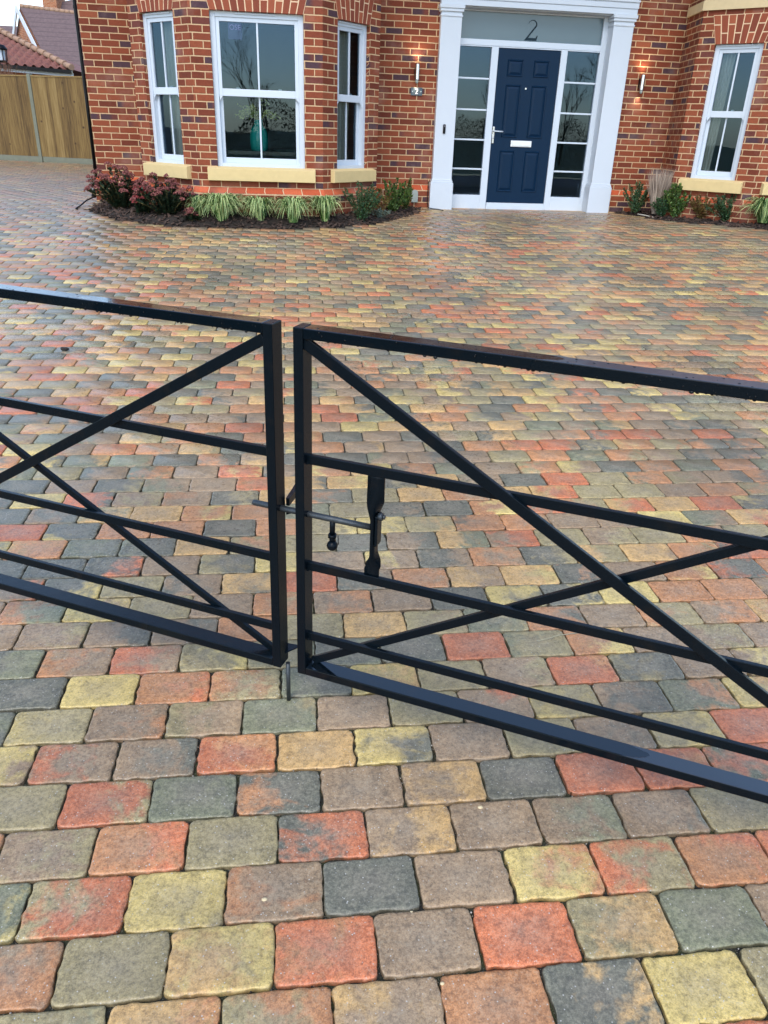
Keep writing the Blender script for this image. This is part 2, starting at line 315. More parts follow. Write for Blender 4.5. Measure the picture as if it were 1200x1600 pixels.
for n in range(-32, 192):
    off = .1399 if n % 2 == 0 else .0426
    off += rr_.uniform(-.006, .006)
    vc = N0 + (n + .5) * PD
    for k in range(-62, 50):
        uc = off + (k + .5) * PW
        x = CP * uc - SP * vc; y = SP * uc + CP * vc
        if y > 11.5 and x > -2.36 and not (2.1 < x < 5.1 and y < 11.75): continue
        if x < -3.5 and y < 3 or y < -3: continue
        if x > 9.5 or (x > 4 and y < 1.2): continue
        if y > fence_y(x) - .1: continue
        if inside(BED_L, x, y) or inside(BED_R, x, y): continue
        if x < -12.5 or (x < -3.5 - y * .75): continue
        A_ = pick_tone(rr_); B_ = A_ if rr_.random() < .32 else pick_tone(rr_)
        if n in ROWS:
            k0, l = ROWS[n]
            if 0 <= k - k0 < len(l): A_, B_ = l[k - k0]
        ja = rr_.uniform(.86, 1.12); jb = rr_.uniform(.86, 1.12)
        GREY = np.array([.235, .205, .155]); WB = np.array([2.02, 1.78, 1.22]); a = (np.array(srgb(*PAL[A_])[:3]) * .86 + GREY * .14) * WB * ja; b = (np.array(srgb(*PAL[B_])[:3]) * .86 + GREY * .14) * WB * jb
        hw = PW / 2 - .0023 + rr_.uniform(-.0012, .0012); hd = PD / 2 - .0022 + rr_.uniform(-.0012, .0012)
        rot = rr_.uniform(-.008, .008); tz = rr_.uniform(-.0018, .0018); tx = rr_.uniform(-.008, .008); ty = rr_.uniform(-.008, .008)
        near = (y < 3.2 and abs(x - .2) < 2.2 and y > .4)
        if near:
            s, t_ = corner_grid(NX, NY); S, T_ = np.meshgrid(s, t_)
            # rounded rectangle mapping
            rc = .0135
            X_ = S * hw; Y_ = T_ * hd
            ex = np.maximum(np.abs(X_) - (hw - rc), 0); ey = np.maximum(np.abs(Y_) - (hd - rc), 0)
            dd = np.sqrt(ex ** 2 + ey ** 2) + 1e-9; m = np.maximum(ex, ey)
            fx = np.where(ex > 0, m / dd * ex, 0); fy = np.where(ey > 0, m / dd * ey, 0)
            X2 = np.sign(X_) * np.where(ex > 0, hw - rc + fx, np.abs(X_)); Y2 = np.sign(Y_) * np.where(ey > 0, hd - rc + fy, np.abs(Y_))
            e = np.clip(1 - (hw - np.abs(X_)) / .010, 0, 1); e2 = np.clip(1 - (hd - np.abs(Y_)) / .010, 0, 1); ed = np.clip(np.sqrt(e ** 3 + e2 ** 3) , 0, 1.0)
            sd_ = rr_.random() * 100
            per = np.array([[mnoise.noise(Vector((X2[i, j] * 38 + sd_, Y2[i, j] * 38, sd_ * .3))) for j in range(NX)] for i in range(NY)])
            per2 = np.array([[mnoise.noise(Vector((X2[i, j] * 110 + sd_, Y2[i, j] * 110, sd_ * .7))) for j in range(NX)] for i in range(NY)])
            bx = (ed > .6) * (ed - .6) / .4 * (per * .0055 + per2 * .0032)
            X2 = X2 + np.where(e > e2, np.sign(X_) * bx, 0); Y2 = Y2 + np.where(e2 >= e, np.sign(Y_) * bx, 0)
            Z_ = -.0038 * np.clip(ed, 0, 1) ** 5 + per * .0009 + per2 * .0004
            vs = np.stack([X2.ravel(), Y2.ravel(), Z_.ravel()], 1); nv = NX * NY
            idx = np.arange(nv).reshape(NY, NX)
            fs = np.stack([idx[:-1, :-1].ravel(), idx[:-1, 1:].ravel(), idx[1:, 1:].ravel(), idx[1:, :-1].ravel()], 1)
            # skirt
            ring = np.concatenate([idx[0, :], idx[1:, -1], idx[-1, :-1][::-1], idx[1:-1, 0][::-1]])
            sk = vs[ring].copy(); sk[:, 2] = -.035; sk[:, :2] *= .995
            rid = np.arange(len(ring)) + nv; r2 = np.roll(ring, -1); rid2 = np.roll(rid, -1)
            fs = np.concatenate([fs, np.stack([ring, rid, rid2, r2], 1)]); edv = np.concatenate([ed.ravel(), np.ones(len(ring))])
            vs = np.concatenate([vs, sk])
        else:
            lo = oct_ * [hw, hd]; hi = lo - np.sign(lo) * .006 if y < 9 else lo - np.sign(lo) * .004
            jit = rng.uniform(-.0014, .0014, lo.shape)
            vs = np.concatenate([np.c_[hi, np.zeros(8)], np.c_[lo + jit, np.full(8, -.0035)], np.c_[lo + jit, np.full(8, -.03)]])
            i8 = np.arange(8); j8 = np.roll(i8, -1)
            q = np.concatenate([np.stack([i8 + 8, j8 + 8, j8, i8], 1), np.stack([i8 + 16, j8 + 16, j8 + 8, i8 + 8], 1)])
            q = np.concatenate([q, [[0, 1, 2, 7], [7, 2, 3, 6], [3, 4, 5, 6]]])
            fs = q; edv = np.concatenate([np.zeros(8), np.ones(16)])
        if near: pass
        c_, s_ = math.cos(rot + PSI), math.sin(rot + PSI)
        W = np.empty_like(vs); W[:, 0] = x + c_ * vs[:, 0] - s_ * vs[:, 1]; W[:, 1] = y + s_ * vs[:, 0] + c_ * vs[:, 1]
        W[:, 2] = vs[:, 2] + gz(W[:, 1], W[:, 0]) + tz + tx * vs[:, 0] + ty * vs[:, 1]
        chunksV.append(W); chunksF.append(fs + vb); vb += len(vs)
        chunksA.append(np.tile(np.r_[a, 1], (len(vs), 1))); chunksB.append(np.tile(np.r_[b, 1], (len(vs), 1)))
        rnd = rr_.random()
        chunksP.append(np.c_[(vs[:, 0] / hw + 1) / 2, (vs[:, 1] / hd + 1) / 2, np.full(len(vs), rnd), edv])
Vv = np.concatenate(chunksV); Ff = np.concatenate(chunksF)
me = bpy.data.meshes.new('driveway'); me.vertices.add(len(Vv)); me.vertices.foreach_set('co', Vv.astype(np.float32).ravel())
me.loops.add(len(Ff) * 4); me.loops.foreach_set('vertex_index', Ff.astype(np.int32).ravel())
me.polygons.add(len(Ff)); me.polygons.foreach_set('loop_start', np.arange(0, len(Ff) * 4, 4, dtype=np.int32)); me.polygons.foreach_set('loop_total', np.full(len(Ff), 4, np.int32))
me.polygons.foreach_set('use_smooth', np.ones(len(Ff), bool))
me.update(calc_edges=True)
for nm, arr in (('tone_a', chunksA), ('tone_b', chunksB), ('paver', chunksP)):
    at = me.attributes.new(nm, 'FLOAT_COLOR', 'POINT'); at.data.foreach_set('color', np.concatenate(arr).astype(np.float32).ravel())
t = NT('tumbled_block_paving')
aA = t.n('ShaderNodeAttribute', attribute_name='tone_a').outputs['Color']; aB = t.n('ShaderNodeAttribute', attribute_name='tone_b').outputs['Color']
aP = t.n('ShaderNodeAttribute', attribute_name='paver'); sp = t.n('ShaderNodeSeparateColor'); t.t.links.new(aP.outputs['Color'], sp.inputs[0])
p = t.pos(); pu, pv, prnd = sp.outputs[0], sp.outputs[1], sp.outputs[2]; edg = aP.outputs['Alpha']
off3 = t.n('ShaderNodeCombineXYZ'); t.set(off3.inputs[2], t.math('MULTIPLY', prnd, 37.0))
pa = t.n('ShaderNodeVectorMath', operation='ADD'); t.t.links.new(p, pa.inputs[0]); t.t.links.new(off3.outputs[0], pa.inputs[1]); pp = pa.outputs[0]
n1 = t.noise(pp, 11, 4, .6, .6); n2 = t.noise(pp, 38, 5, .65); n3 = t.noise(p, 330, 3, .7); n4 = t.noise(p, 1.1, 4, .6)
fac = t.math('ADD', t.math('MULTIPLY', pu, .55), t.math('MULTIPLY', t.math('SUBTRACT', n1, .5), 2.0))
fac = t.math('ADD', fac, t.math('MULTIPLY', t.math('SUBTRACT', n2, .5), .7)); fac = t.math('ADD', fac, t.math('MULTIPLY', t.math('SUBTRACT', prnd, .5), .5))
c = t.mix(t.ramp(fac, [(.12, 0.0), (.5, 1.0)]), aA, aB)
third = t.ramp(t.noise(pp, 17, 4, .7, .8), [(.56, 0.0), (.72, .38)])
c = t.mix(third, c, t.mix(prnd, (.075, .075, .072, 1), (.20, .18, .11, 1)))
c = t.mix(t.ramp(n2, [(.38, .34), (.6, 0.0)]), c, (.045, .043, .04, 1))
c = t.mix(t.math('MULTIPLY', t.ramp(n3, [(.40, 1.0), (.55, 0.0)]), .30), c, (.03, .03, .028, 1))
c = t.mix(t.math('MULTIPLY', t.ramp(n3, [(.60, 0.0), (.72, 1.0)]), .35), c, (.55, .50, .42, 1))
vo = t.n('ShaderNodeTexVoronoi'); vo.inputs['Scale'].default_value = 95; t.t.links.new(p, vo.inputs['Vector'])
cen = t.math('MINIMUM', t.math('MINIMUM', pu, t.math('SUBTRACT', 1.0, pu)), t.math('MINIMUM', pv, t.math('SUBTRACT', 1.0, pv)))
worn = t.ramp(t.math('ADD', cen, t.math('MULTIPLY', t.math('SUBTRACT', n2, .5), .5)), [(.08, 0.0), (.42, .34)])
c = t.mix(worn, c, (.34, .28, .20, 1))
gr2 = t.noise(pp, 120, 4, .75); c = t.mix(t.ramp(gr2, [(.36, .42), (.52, 0.0)]), c, (.035, .036, .034, 1)); c = t.mix(t.ramp(gr2, [(.52, 0.0), (.68, .30)]), c, (.50, .44, .32, 1))
spk = t.math('MULTIPLY', t.ramp(vo.outputs['Distance'], [(.10, 1.0), (.17, 0.0)]), t.ramp(t.noise(p, 31, 2), [(.44, 0.0), (.55, .9)]))
c = t.mix(spk, c, (.62, .58, .50, 1))
edm = t.ramp(t.math('ADD', edg, t.math('MULTIPLY', t.math('SUBTRACT', n2, .5), .8)), [(.8, 0.0), (1.05, .5)])
c = t.mix(edm, c, (.05, .045, .03, 1))
c = t.mix(t.ramp(n4, [(.32, .40), (.58, 0.0)]), c, (.10, .085, .065, 1)); c = t.mix(t.ramp(t.noise(p, .55, 5, .6), [(.5, 0.0), (.75, .30)]), c, (.42, .36, .27, 1))
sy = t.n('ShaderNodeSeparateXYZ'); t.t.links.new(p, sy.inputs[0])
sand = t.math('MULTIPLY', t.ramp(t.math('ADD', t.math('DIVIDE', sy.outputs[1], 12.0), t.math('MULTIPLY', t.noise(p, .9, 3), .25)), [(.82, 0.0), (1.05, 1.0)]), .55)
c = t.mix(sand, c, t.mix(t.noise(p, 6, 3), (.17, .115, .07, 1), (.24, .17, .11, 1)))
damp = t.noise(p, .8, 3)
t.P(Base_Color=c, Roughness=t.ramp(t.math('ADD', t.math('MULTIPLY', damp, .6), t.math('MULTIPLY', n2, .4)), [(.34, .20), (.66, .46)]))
t.b.inputs['Specular IOR Level'].default_value = .45
hb = t.math('ADD', t.math('MULTIPLY', n3, .5), t.math('ADD', n2, t.math('MULTIPLY', vo.outputs['Distance'], .4)))
t.P(Normal=t.bump(hb, .55, .0022)); me.materials.append(t.m)
drive = link(bpy.data.objects.new('driveway', me)); drive['kind'] = 'structure'

# loose grit in the joints near the camera
gm = MB(); rg = random.Random(3)
for k in range(2600):
    n = rg.randint(-2, 17); off = .1399 if n % 2 == 0 else .0426; vc = N0 + n * PD; uc = rg.uniform(-1.6, 1.9)
    if rg.random() < .4: vc += rg.random() * PD; uc = off + rg.randint(-9, 9) * PW
    vc += rg.gauss(0, .0012); uc += rg.gauss(0, .0012); x = CP * uc - SP * vc; y = SP * uc + CP * vc
    if y < .4: continue
    r_ = rg.uniform(.0010, .0026); gm.ball((x, y, float(gz(y)) - .009 + rg.uniform(0, .004)), r_, 5, 3, (1, 1, .8))
t = NT('grit'); oi = t.n('ShaderNodeNewGeometry').outputs['Random Per Island']; t.P(Base_Color=t.ramp(oi, [(0, (.01, .01, .01, 1)), (.5, (.06, .055, .045, 1)), (.8, (.22, .19, .14, 1)), (1, (.6, .56, .48, 1))]), Roughness=.7)
o = gm.build('joint_grit', t.m); o['kind'] = 'stuff'; o['label'] = 'dark and pale grit lying in the joints between the near paving blocks'; o['category'] = 'grit'

# joint bed sheet + surrounding ground
t = NT('joint_sand'); p = t.pos(); c = t.mix(t.ramp(t.noise(p, 24, 4), [(.42, 0.0), (.62, 1.0)]), (.022, .020, .016, 1), (.035, .042, .014, 1))
c = t.mix(t.ramp(t.noise(p, 420, 2), [(.62, 0.0), (.7, .7)]), c, (.35, .33, .28, 1)); t.P(Base_Color=c, Roughness=.95, Normal=t.bump(t.noise(p, 350, 3), .8, .003)); M['joint'] = t.m
def sheet(name, mat, x0, x1, ys, dz, fn=gz):
    mb = MB()
    xs = [x0] + [x for x in (2.6, 3.5, 4.5, 5.5, 6.5, 7.3) if x < x1] + [x1] if x1 > 3 else [x0, x1]
    for a, b in zip(ys[:-1], ys[1:]):
        for xa, xb in zip(xs[:-1], xs[1:]): mb.quad((xa, a, float(fn(a, xa)) + dz), (xb, a, float(fn(a, xb)) + dz), (xb, b, float(fn(b, xb)) + dz), (xa, b, float(fn(b, xa)) + dz))
    o = mb.build(name, mat); o['kind'] = 'structure'; return o
sheet('paving_bed', M['joint'], -13, 10, [-3.05 + .45 * i for i in range(67)], -.0125)
sheet('ground', simple('earth', (.07, .06, .045), .95, var=.3), -300, 300, [-3.05, 0, 1, 3, 5, 7, 9, 11, 12, 20, 60, 400], -.05)
sheet('road', M['asphalt'], -300, 300, [-9, -3.05], -.03)
sheet('verge', M['grass'], -300, 300, [-300, -9], .02)

# ------------------------------------------------------------------ house
house = empty('brick_house', (0, 0, 0), label='red brick house with white sash bay windows and a dark blue front door', cat='house')
YW = 11.6
PATH = [(-2.28, 19.0), (-2.28, YW), (-1.60, YW), (-1.585, 10.92), (-.83, 10.15), (.645, 10.15), (1.40, 10.92), (1.44, YW), (5.685, YW), (5.555, 10.92), (6.305, 10.15), (7.78, 10.15), (8.535, 10.92), (8.45, YW), (10.2, YW), (10.2, 19.0)]
WIN = (.52, 2.112)
TOP = 4.75
OPEN = {3: [(.215, .815, *WIN)], 4: [(.225, 1.26, *WIN)], 5: [(.265, .865, *WIN)], 7: [(2.50 - 1.44, 4.66 - 1.44, 0, 2.47)],
        9: [(.215, .815, *WIN)], 10: [(.22, 1.255, *WIN)], 11: [(.265, .865, *WIN)]}
UOFF = {1: -2.158 + .1125 + 2.28, 7: 1.556 - 1.44, 3: .05, 4: .03, 5: .09, 9: .05, 10: .03, 2: .01, 6: .02, 8: .06, 13: .1}
def seg_frame(i):
    a, b = Vector(PATH[i]), Vector(PATH[i + 1]); L = (b - a).length; d = (b - a) / L
    nrm = Vector((d.y, -d.x))                       # outward (left-to-right path seen from the drive)
    return a, d, nrm, L
def seg_T(i):
    a, d, nrm, L = seg_frame(i)
    return lambda u, z, o=0.0: Vector((a.x + d.x * u + nrm.x * o, a.y + d.y * u + nrm.y * o, HZ + z))
wall = MB()
for i in range(len(PATH) - 1):
    T = seg_T(i); L = seg_frame(i)[3]; ops = OPEN.get(i, [])
    if i == 7: us = {0, L} | {5.685 - 1.44}
    us = sorted({0, L} | {v for o in ops for v in o[:2]}); zs = sorted({-.4, TOP, .3} | {v for o in ops for v in o[2:]})
    uo = UOFF.get(i, 0)
    if i == 7: uo_r = 5.2233 - 1.44
    for u0, u1 in zip(us[:-1], us[1:]):
        for z0, z1 in zip(zs[:-1], zs[1:]):
            if any(o[0] <= u0 and u1 <= o[1] and o[2] <= z0 and z1 <= o[3] for o in ops): continue
            oo = uo
            if i == 7 and u0 > 3: oo = uo_r
            wall.quad(T(u0, z0), T(u1, z0), T(u1, z1), T(u0, z1), [(u - oo + 9, z - .0075 + 3) for u, z in ((u0, z0), (u1, z0), (u1, z1), (u0, z1))])
    for (u0, u1, z0, z1) in ops:
        dp = -.14
        for (ua, za, ub, zb) in ((u0, z0, u0, z1), (u1, z1, u1, z0), (u0, z1, u1, z1), (u1, z0, u0, z0)):
            wall.quad(T(ua, za), T(ub, zb), T(ub, zb, dp), T(ua, za, dp), [(9 + (za if ua == ub else ua), 3 + za), (9, 3 + zb), (9.14, 3 + zb), (9.14, 3 + za)])
wall.build('wall', M['brick'], house)
# plinth with chamfered top course
def offset_path(o):
    pts = []
    n = len(PATH)
    for i in range(n):
        p_ = Vector(PATH[i]); 
        if i == 0: nn = seg_frame(0)[2] * o
        elif i == n - 1: nn = seg_frame(n - 2)[2] * o
        else:
            n1_, n2_ = seg_frame(i - 1)[2], seg_frame(i)[2]; b_ = (n1_ + n2_); nn = b_ * (o / (1 + n1_.dot(n2_)))
        pts.append(p_ + nn)
    return pts
P1 = offset_path(.045); P0 = offset_path(.002)
run = 0; PLS = [(MB(), MB()), (MB(), MB())]
for i in range(len(PATH) - 1):
    L = (P1[i + 1] - P1[i]).length
    pieces = [(0, 1)]
    if i == 7:
        d_ = P1[8].x - P1[7].x; pieces = [(0, (2.24 - P1[7].x) / d_), ((4.91 - P1[7].x) / d_, 1)]
    for pi_, (f0, f1) in enumerate(pieces):
        pl, pc = PLS[0 if (i < 7 or (i == 7 and pi_ == 0)) else 1]
        a, b = P1[i].lerp(P1[i + 1], f0), P1[i].lerp(P1[i + 1], f1); a0, b0 = P0[i].lerp(P0[i + 1], f0), P0[i].lerp(P0[i + 1], f1)
        r0, r1 = run + L * f0, run + L * f1
        pl.quad((a.x, a.y, HZ - .4), (b.x, b.y, HZ - .4), (b.x, b.y, HZ + .238), (a.x, a.y, HZ + .238), [(r0, 2.6), (r1, 2.6), (r1, 3.2305), (r0, 3.2305)])
        pc.quad((a.x, a.y, HZ + .238), (b.x, b.y, HZ + .238), (b0.x, b0.y, HZ + .3075), (a0.x, a0.y, HZ + .3075), [(r0, 3.228), (r1, 3.228), (r1, 3.2965), (r0, 3.2965)])
    run += L
for pl, pc in PLS: pl.build('plinth', M['brick'], house); pc.build('plinth_capping', M['plinth'], house, label='orange chamfered brick course on the plinth')
# stone bands on the bays
for seg in ((2, 6), (8, 12)):
    mb = MB(); z0, z1 = 2.475, 2.58
    for i in range(seg[0], seg[1] + 1):
        q = [offset_path(.03)[k] for k in (i, i + 1)]; q0 = [Vector(PATH[k]) for k in (i, i + 1)]
        a, b = q; mb.quad((a.x, a.y, HZ + z0), (b.x, b.y, HZ + z0), (b.x, b.y, HZ + z1), (a.x, a.y, HZ + z1))
        mb.quad((q0[0].x, q0[0].y, HZ + z0), (q0[1].x, q0[1].y, HZ + z0), (b.x, b.y, HZ + z0), (a.x, a.y, HZ + z0))
        mb.quad((a.x, a.y, HZ + z1), (b.x, b.y, HZ + z1), (q0[1].x, q0[1].y, HZ + z1 + .015), (q0[0].x, q0[0].y, HZ + z1 + .015))
    mb.build('stone_band', M['stone2'], house)
# roof
mb = MB(); e = TOP + HZ; ov = [(-2.8, 9.6), (10.7, 9.6), (10.7, 19.5), (-2.8, 19.5)]
rid = [(1.8, 14.5, e + 2.3), (6.2, 14.5, e + 2.3)]
q = [(x, y, e) for x, y in ov]
mb.add([*q, *rid], [(0, 1, 5, 4), (1, 2, 5), (2, 3, 4, 5), (3, 0, 4), (3, 2, 1, 0)]); mb.build('roof', simple('house_roof_tile', (.06, .045, .04), .8, var=.3), house)
# gutter downpipe at the corner
mb = MB(); dz = [(-2.312, 11.64, HZ + z) for z in (4.7, 3, 1.2, .26)]; mb.tube(dz, .021, 12)
mb.tube([(-2.312, 11.64, HZ + .27), (-2.32, 11.62, HZ + .17), (-2.36, 11.55, HZ + .05)], .030, 12)
for z in (.4, 2.2, 4): mb.box(-2.335, -2.28, 11.63, 11.66, HZ + z, HZ + z + .035)
mb.build('downpipe', M['blackplastic'], house, label='black round downpipe at the left corner of the brick wall')

# arches (flat gauged brick fans)
def arch(i, u0, u1):
    T = seg_T(i); mb = MB(); bk = MB(); n = max(7, round((u1 - u0) / .078)); z0, z1 = WIN[1] - .004, WIN[1] + .31; sk = .085
    tops = np.linspace(u0 - sk, u1 + sk, n + 1); bots = np.linspace(u0, u1, n + 1); g = .0065
    bk.quad(T(u0, z0, .004), T(u1, z0, .004), T(u1 + sk, z1, .004), T(u0 - sk, z1, .004))
    bk.quad(T(u0, z0, -.13), T(u1, z0, -.13), T(u1, z0, .004), T(u0, z0, .004))
    bk.quad(T(u0 - sk, z1, .004), T(u1 + sk, z1, .004), T(u1 + sk, z1, -.01), T(u0 - sk, z1, -.01))
    for k in range(n):
        cut = .36 if k % 2 else .66
        for fa, fb in ((0, cut), (cut, 1)):
            za, zb = z0 + (z1 - z0) * fa + (g if fa else -.001), z0 + (z1 - z0) * fb - g
            la = bots[k] + (tops[k] - bots[k]) * fa + g; lb = bots[k] + (tops[k] - bots[k]) * fb + g
            ra = bots[k + 1] + (tops[k + 1] - bots[k + 1]) * fa - g; rb = bots[k + 1] + (tops[k + 1] - bots[k + 1]) * fb - g
            j = random.uniform(0, .0015)
            mb.prism([(la, za), (ra, za), (rb, zb), (lb, zb)], lambda a, b, d: T(a, b, d), .002, .0060 + j)
            if fa == 0: mb.prism([(la, -.125), (ra, -.125), (ra, .008), (la, .008)], lambda a, b, d: T(a, z0 + d, b), -.005, .001)
    o = bk.build('brick_arch', M['mortar'], house); mb.build('voussoirs', M['archbrick'], o, bevel=.0015, seg=1)
M['mortar'] = simple('mortar', srgb(216, 186, 150), .95, var=.12, scale=30, bump=.4, bscale=200)
t = NT('arch_brick'); oi = t.n('ShaderNodeNewGeometry').outputs['Random Per Island']; p = t.pos()
c = t.ramp(t.math('ADD', t.math('MULTIPLY', oi, .8), t.math('MULTIPLY', t.noise(p, 30, 4), .2)), [(0, BR[0]), (.4, BR[1]), (.75, BR[2]), (1, BR[3])])
t.P(Base_Color=c, Roughness=.85, Normal=t.bump(t.noise(p, 150, 4), .5, .003)); M['archbrick'] = t.m

# sash windows
def window(i, u0, u1, label):
    T = seg_T(i); z0, z1 = WIN; w = u1 - u0; B = lambda mb, a, b, o0, o1, c_, d_: mb.box(a, b, o0, o1, c_, d_, T=lambda p_: T(p_.x, p_.z, p_.y))
    mb = MB(); fs_ = .058; o0, o1 = -.13, -.045
    B(mb, u0, u0 + fs_, o0, o1, z0, z1); B(mb, u1 - fs_, u1, o0, o1, z0, z1); B(mb, u0 + fs_, u1 - fs_, o0, o1, z1 - .062, z1); B(mb, u0 + fs_, u1 - fs_, o0, o1, z0, z0 + .05)
    a, b = u0 + fs_, u1 - fs_; zm = 1.313; s = .042
    wnd = mb.build('window', M['white'], house, bevel=.003, label=label)
    us = MB(); q0, q1 = -.10, -.058                      # upper sash (front)
    B(us, a, a + s, q0, q1, zm - .038, z1 - .062); B(us, b - s, b, q0, q1, zm - .038, z1 - .062); B(us, a + s, b - s, q0, q1, z1 - .062 - s, z1 - .062); B(us, a + s, b - s, q0, q1, zm - .038, zm + .038)
    m_ = (a + b) / 2; B(us, m_ - .010, m_ + .010, q0 + .008, q1 - .006, zm + .038, z1 - .062 - s)
    for x in (a + s * .5, b - s * .5):                    # sash horns
        sg = 1 if x < m_ else -1
        us.prism([(x - .02, zm - .038), (x + .02, zm - .038), (x + .02 * sg * -1, zm - .10), (x - .014 * sg, zm - .075)], lambda p_, q_, d: T(p_, q_, d), q0, q1)
    us.build('upper_sash', M['white'], wnd, bevel=.0025)
    ls = MB(); r0, r1 = -.128, -.100                     # lower sash (behind)
    B(ls, a, a + s, r0, r1, z0 + .05, zm); B(ls, b - s, b, r0, r1, z0 + .05, zm); B(ls, a + s, b - s, r0, r1, z0 + .05, z0 + .05 + .06); B(ls, a + s, b - s, r0, r1, zm - .03, zm + .02)
    B(ls, m_ - .010, m_ + .010, r0 + .004, r1 - .004, z0 + .11, zm - .03)
    ls.build('lower_sash', M['white'], wnd, bevel=.0025)
    g = MB(); g.quad(T(a + s - .004, zm, -.080), T(b - s + .004, zm, -.080), T(b - s + .004, z1 - .1, -.080), T(a + s - .004, z1 - .1, -.080)); g.build('pane', M['glass'], wnd)
    g = MB(); g.quad(T(a + s - .004, z0 + .1, -.114), T(b - s + .004, z0 + .1, -.114), T(b - s + .004, zm - .02, -.114), T(a + s - .004, zm - .02, -.114)); g.build('pane', M['glass'], wnd)
    v = MB(); vw = min(.22, w * .36); B(v, m_ - vw - .02, m_ + vw - .02, -.045, -.030, z1 - .034, z1 - .016); v.build('trickle_vent', M['white'], wnd, bevel=.004)
    for x in ((m_ - .24, m_ + .24) if w > .9 else (m_ + .06,)):
        k_ = MB(); k_.ball(T(x, zm + .047, -.10), .016, sq=(1.6, .8, .6)); k_.build('sash_catch', M['white'], wnd)
    si = MB(); ex = .12; pr = lambda a_, b_, d: T(d, b_, a_)
    si.prism([(-.12, .5325), (-.02, .5325), (.065, .512), (.065, .3825), (.06, .378), (-.12, .378)], pr, u0 - ex, u1 + ex)
    si.build('sill', M['stone'], wnd, bevel=.003)
    arch(i, u0, u1)
window(3, *OPEN[3][0][:2], 'narrow sash window on the left cheek of the left bay'); window(4, *OPEN[4][0][:2], 'wide sash window in the front of the left bay')
window(5, *OPEN[5][0][:2], 'narrow sash window on the right cheek of the left bay'); window(9, *OPEN[9][0][:2], 'tall sash window on the left cheek of the right bay')
window(10, *OPEN[10][0][:2], 'wide sash window in the front of the right bay'); window(11, *OPEN[11][0][:2], 'narrow sash window on the far cheek of the right bay')

# interior shells
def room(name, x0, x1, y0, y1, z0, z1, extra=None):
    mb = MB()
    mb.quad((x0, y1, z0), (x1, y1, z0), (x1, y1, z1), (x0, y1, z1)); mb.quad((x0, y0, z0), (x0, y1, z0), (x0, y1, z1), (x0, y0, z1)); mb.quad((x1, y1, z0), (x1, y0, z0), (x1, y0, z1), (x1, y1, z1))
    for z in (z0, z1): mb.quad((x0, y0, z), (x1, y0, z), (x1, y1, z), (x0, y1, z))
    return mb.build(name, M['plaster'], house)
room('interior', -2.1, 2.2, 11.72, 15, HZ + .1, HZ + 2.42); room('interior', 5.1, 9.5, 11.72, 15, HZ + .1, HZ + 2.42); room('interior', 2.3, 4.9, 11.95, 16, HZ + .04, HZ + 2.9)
for nm, zz in (('bay_floor', HZ + .1), ('bay_ceiling', HZ + 2.42)):
    for a_ in (2, 8):
        mb = MB(); q = [Vector(PATH[k]) for k in range(a_, a_ + 6)]; cc = sum(q, Vector((0, 0))) / 6; q = [cc + (p_ - cc) * .93 for p_ in q]; q[0].y = q[-1].y = 11.72
        mb.add([(p_.x, p_.y, zz) for p_ in q], [tuple(range(6))]); mb.build(nm, M['plaster'], house)

# ------------------------------------------------------------------ entrance
X0, X1 = 2.535, 4.625; FY = YW + .10                   # frame front plane
por = MB()
def pil(x0, x1):
    mb = MB(); f = YW - .085
    mb.box(x0 + .005, x1 - .012, f, YW + .2, HZ - .1, HZ + 2.46)                                     # shaft
    mb.box(x0 - .022, x1 + .010, f - .03, YW + .2, HZ - .1, HZ + .345)                                # plinth block
    mb.box(x0 - .012, x1 + .001, f - .018, YW + .2, HZ + .345, HZ + .372); mb.box(x0 - .003, x1 - .006, f - .008, YW + .2, HZ + .372, HZ + .39)
    mb.box(x0 - .006, x1 - .004, f - .012, YW + .2, HZ + 2.33, HZ + 2.35)
    mb.box(x0 - .012, x1 + .004, f - .020, YW + .2, HZ + 2.385, HZ + 2.42); mb.box(x0 - .024, x1 + .014, f - .034, YW + .2, HZ + 2.42, HZ + 2.46)
    return mb.build('pilaster', M['whitepaint'], house, bevel=.004)
pil(2.262, 2.556); pil(4.612, 4.912)
mb = MB(); f = YW - .085
mb.box(2.255, 4.92, f - .005, YW + .1, HZ + 2.46, HZ + 2.53); mb.box(2.25, 4.925, f - .018, YW + .1, HZ + 2.53, HZ + 2.60); mb.box(2.245, 4.93, f - .035, YW + .1, HZ + 2.60, HZ + 2.625)
mb.box(2.262, 4.912, f, YW + .1, HZ + 2.625, HZ + 2.85); mb.box(2.20, 4.975, f - .08, YW + .1, HZ + 2.85, HZ + 2.9); mb.box(2.12, 5.055, f - .18, YW + .1, HZ + 2.9, HZ + 2.97)
mb.build('entablature', M['whitepaint'], house, bevel=.004)
mb = MB(); mb.box(X0, X1, YW - .03, FY + .2, HZ + 2.45, HZ + 2.475); mb.build('soffit', M['whitepaint'], house)
fr = MB(); y0, y1 = FY, FY + .07; fb = lambda a, b, c_, d_, o=0: fr.box(a, b, y0 - o, y1, HZ + c_, HZ + d_)
fb(X0 + .0, 2.578, .0, 2.45); fb(3.022, 3.118, .0, 2.045); fb(3.998, 4.088, .0, 2.045); fb(4.548, X1, .0, 2.45); fb(2.578, 4.548, 2.045, 2.115, .006)
fb(2.578, 3.022, .0, .185); fb(4.088, 4.548, .0, .185); fb(2.578, 3.022, 2.03, 2.045); fb(4.088, 4.548, 2.03, 2.045); fb(2.578, 4.548, 2.43, 2.45); fb(3.118, 3.998, 2.03, 2.045)
for a, b in ((2.578, 3.022), (4.088, 4.548)):
    for z in (1.658, 1.279, .905, .528): fr.box(a, b, y0 + .018, y1 - .018, HZ + z - .011, HZ + z + .011)
dfr = fr.build('door_frame', M['white'], house, bevel=.003)
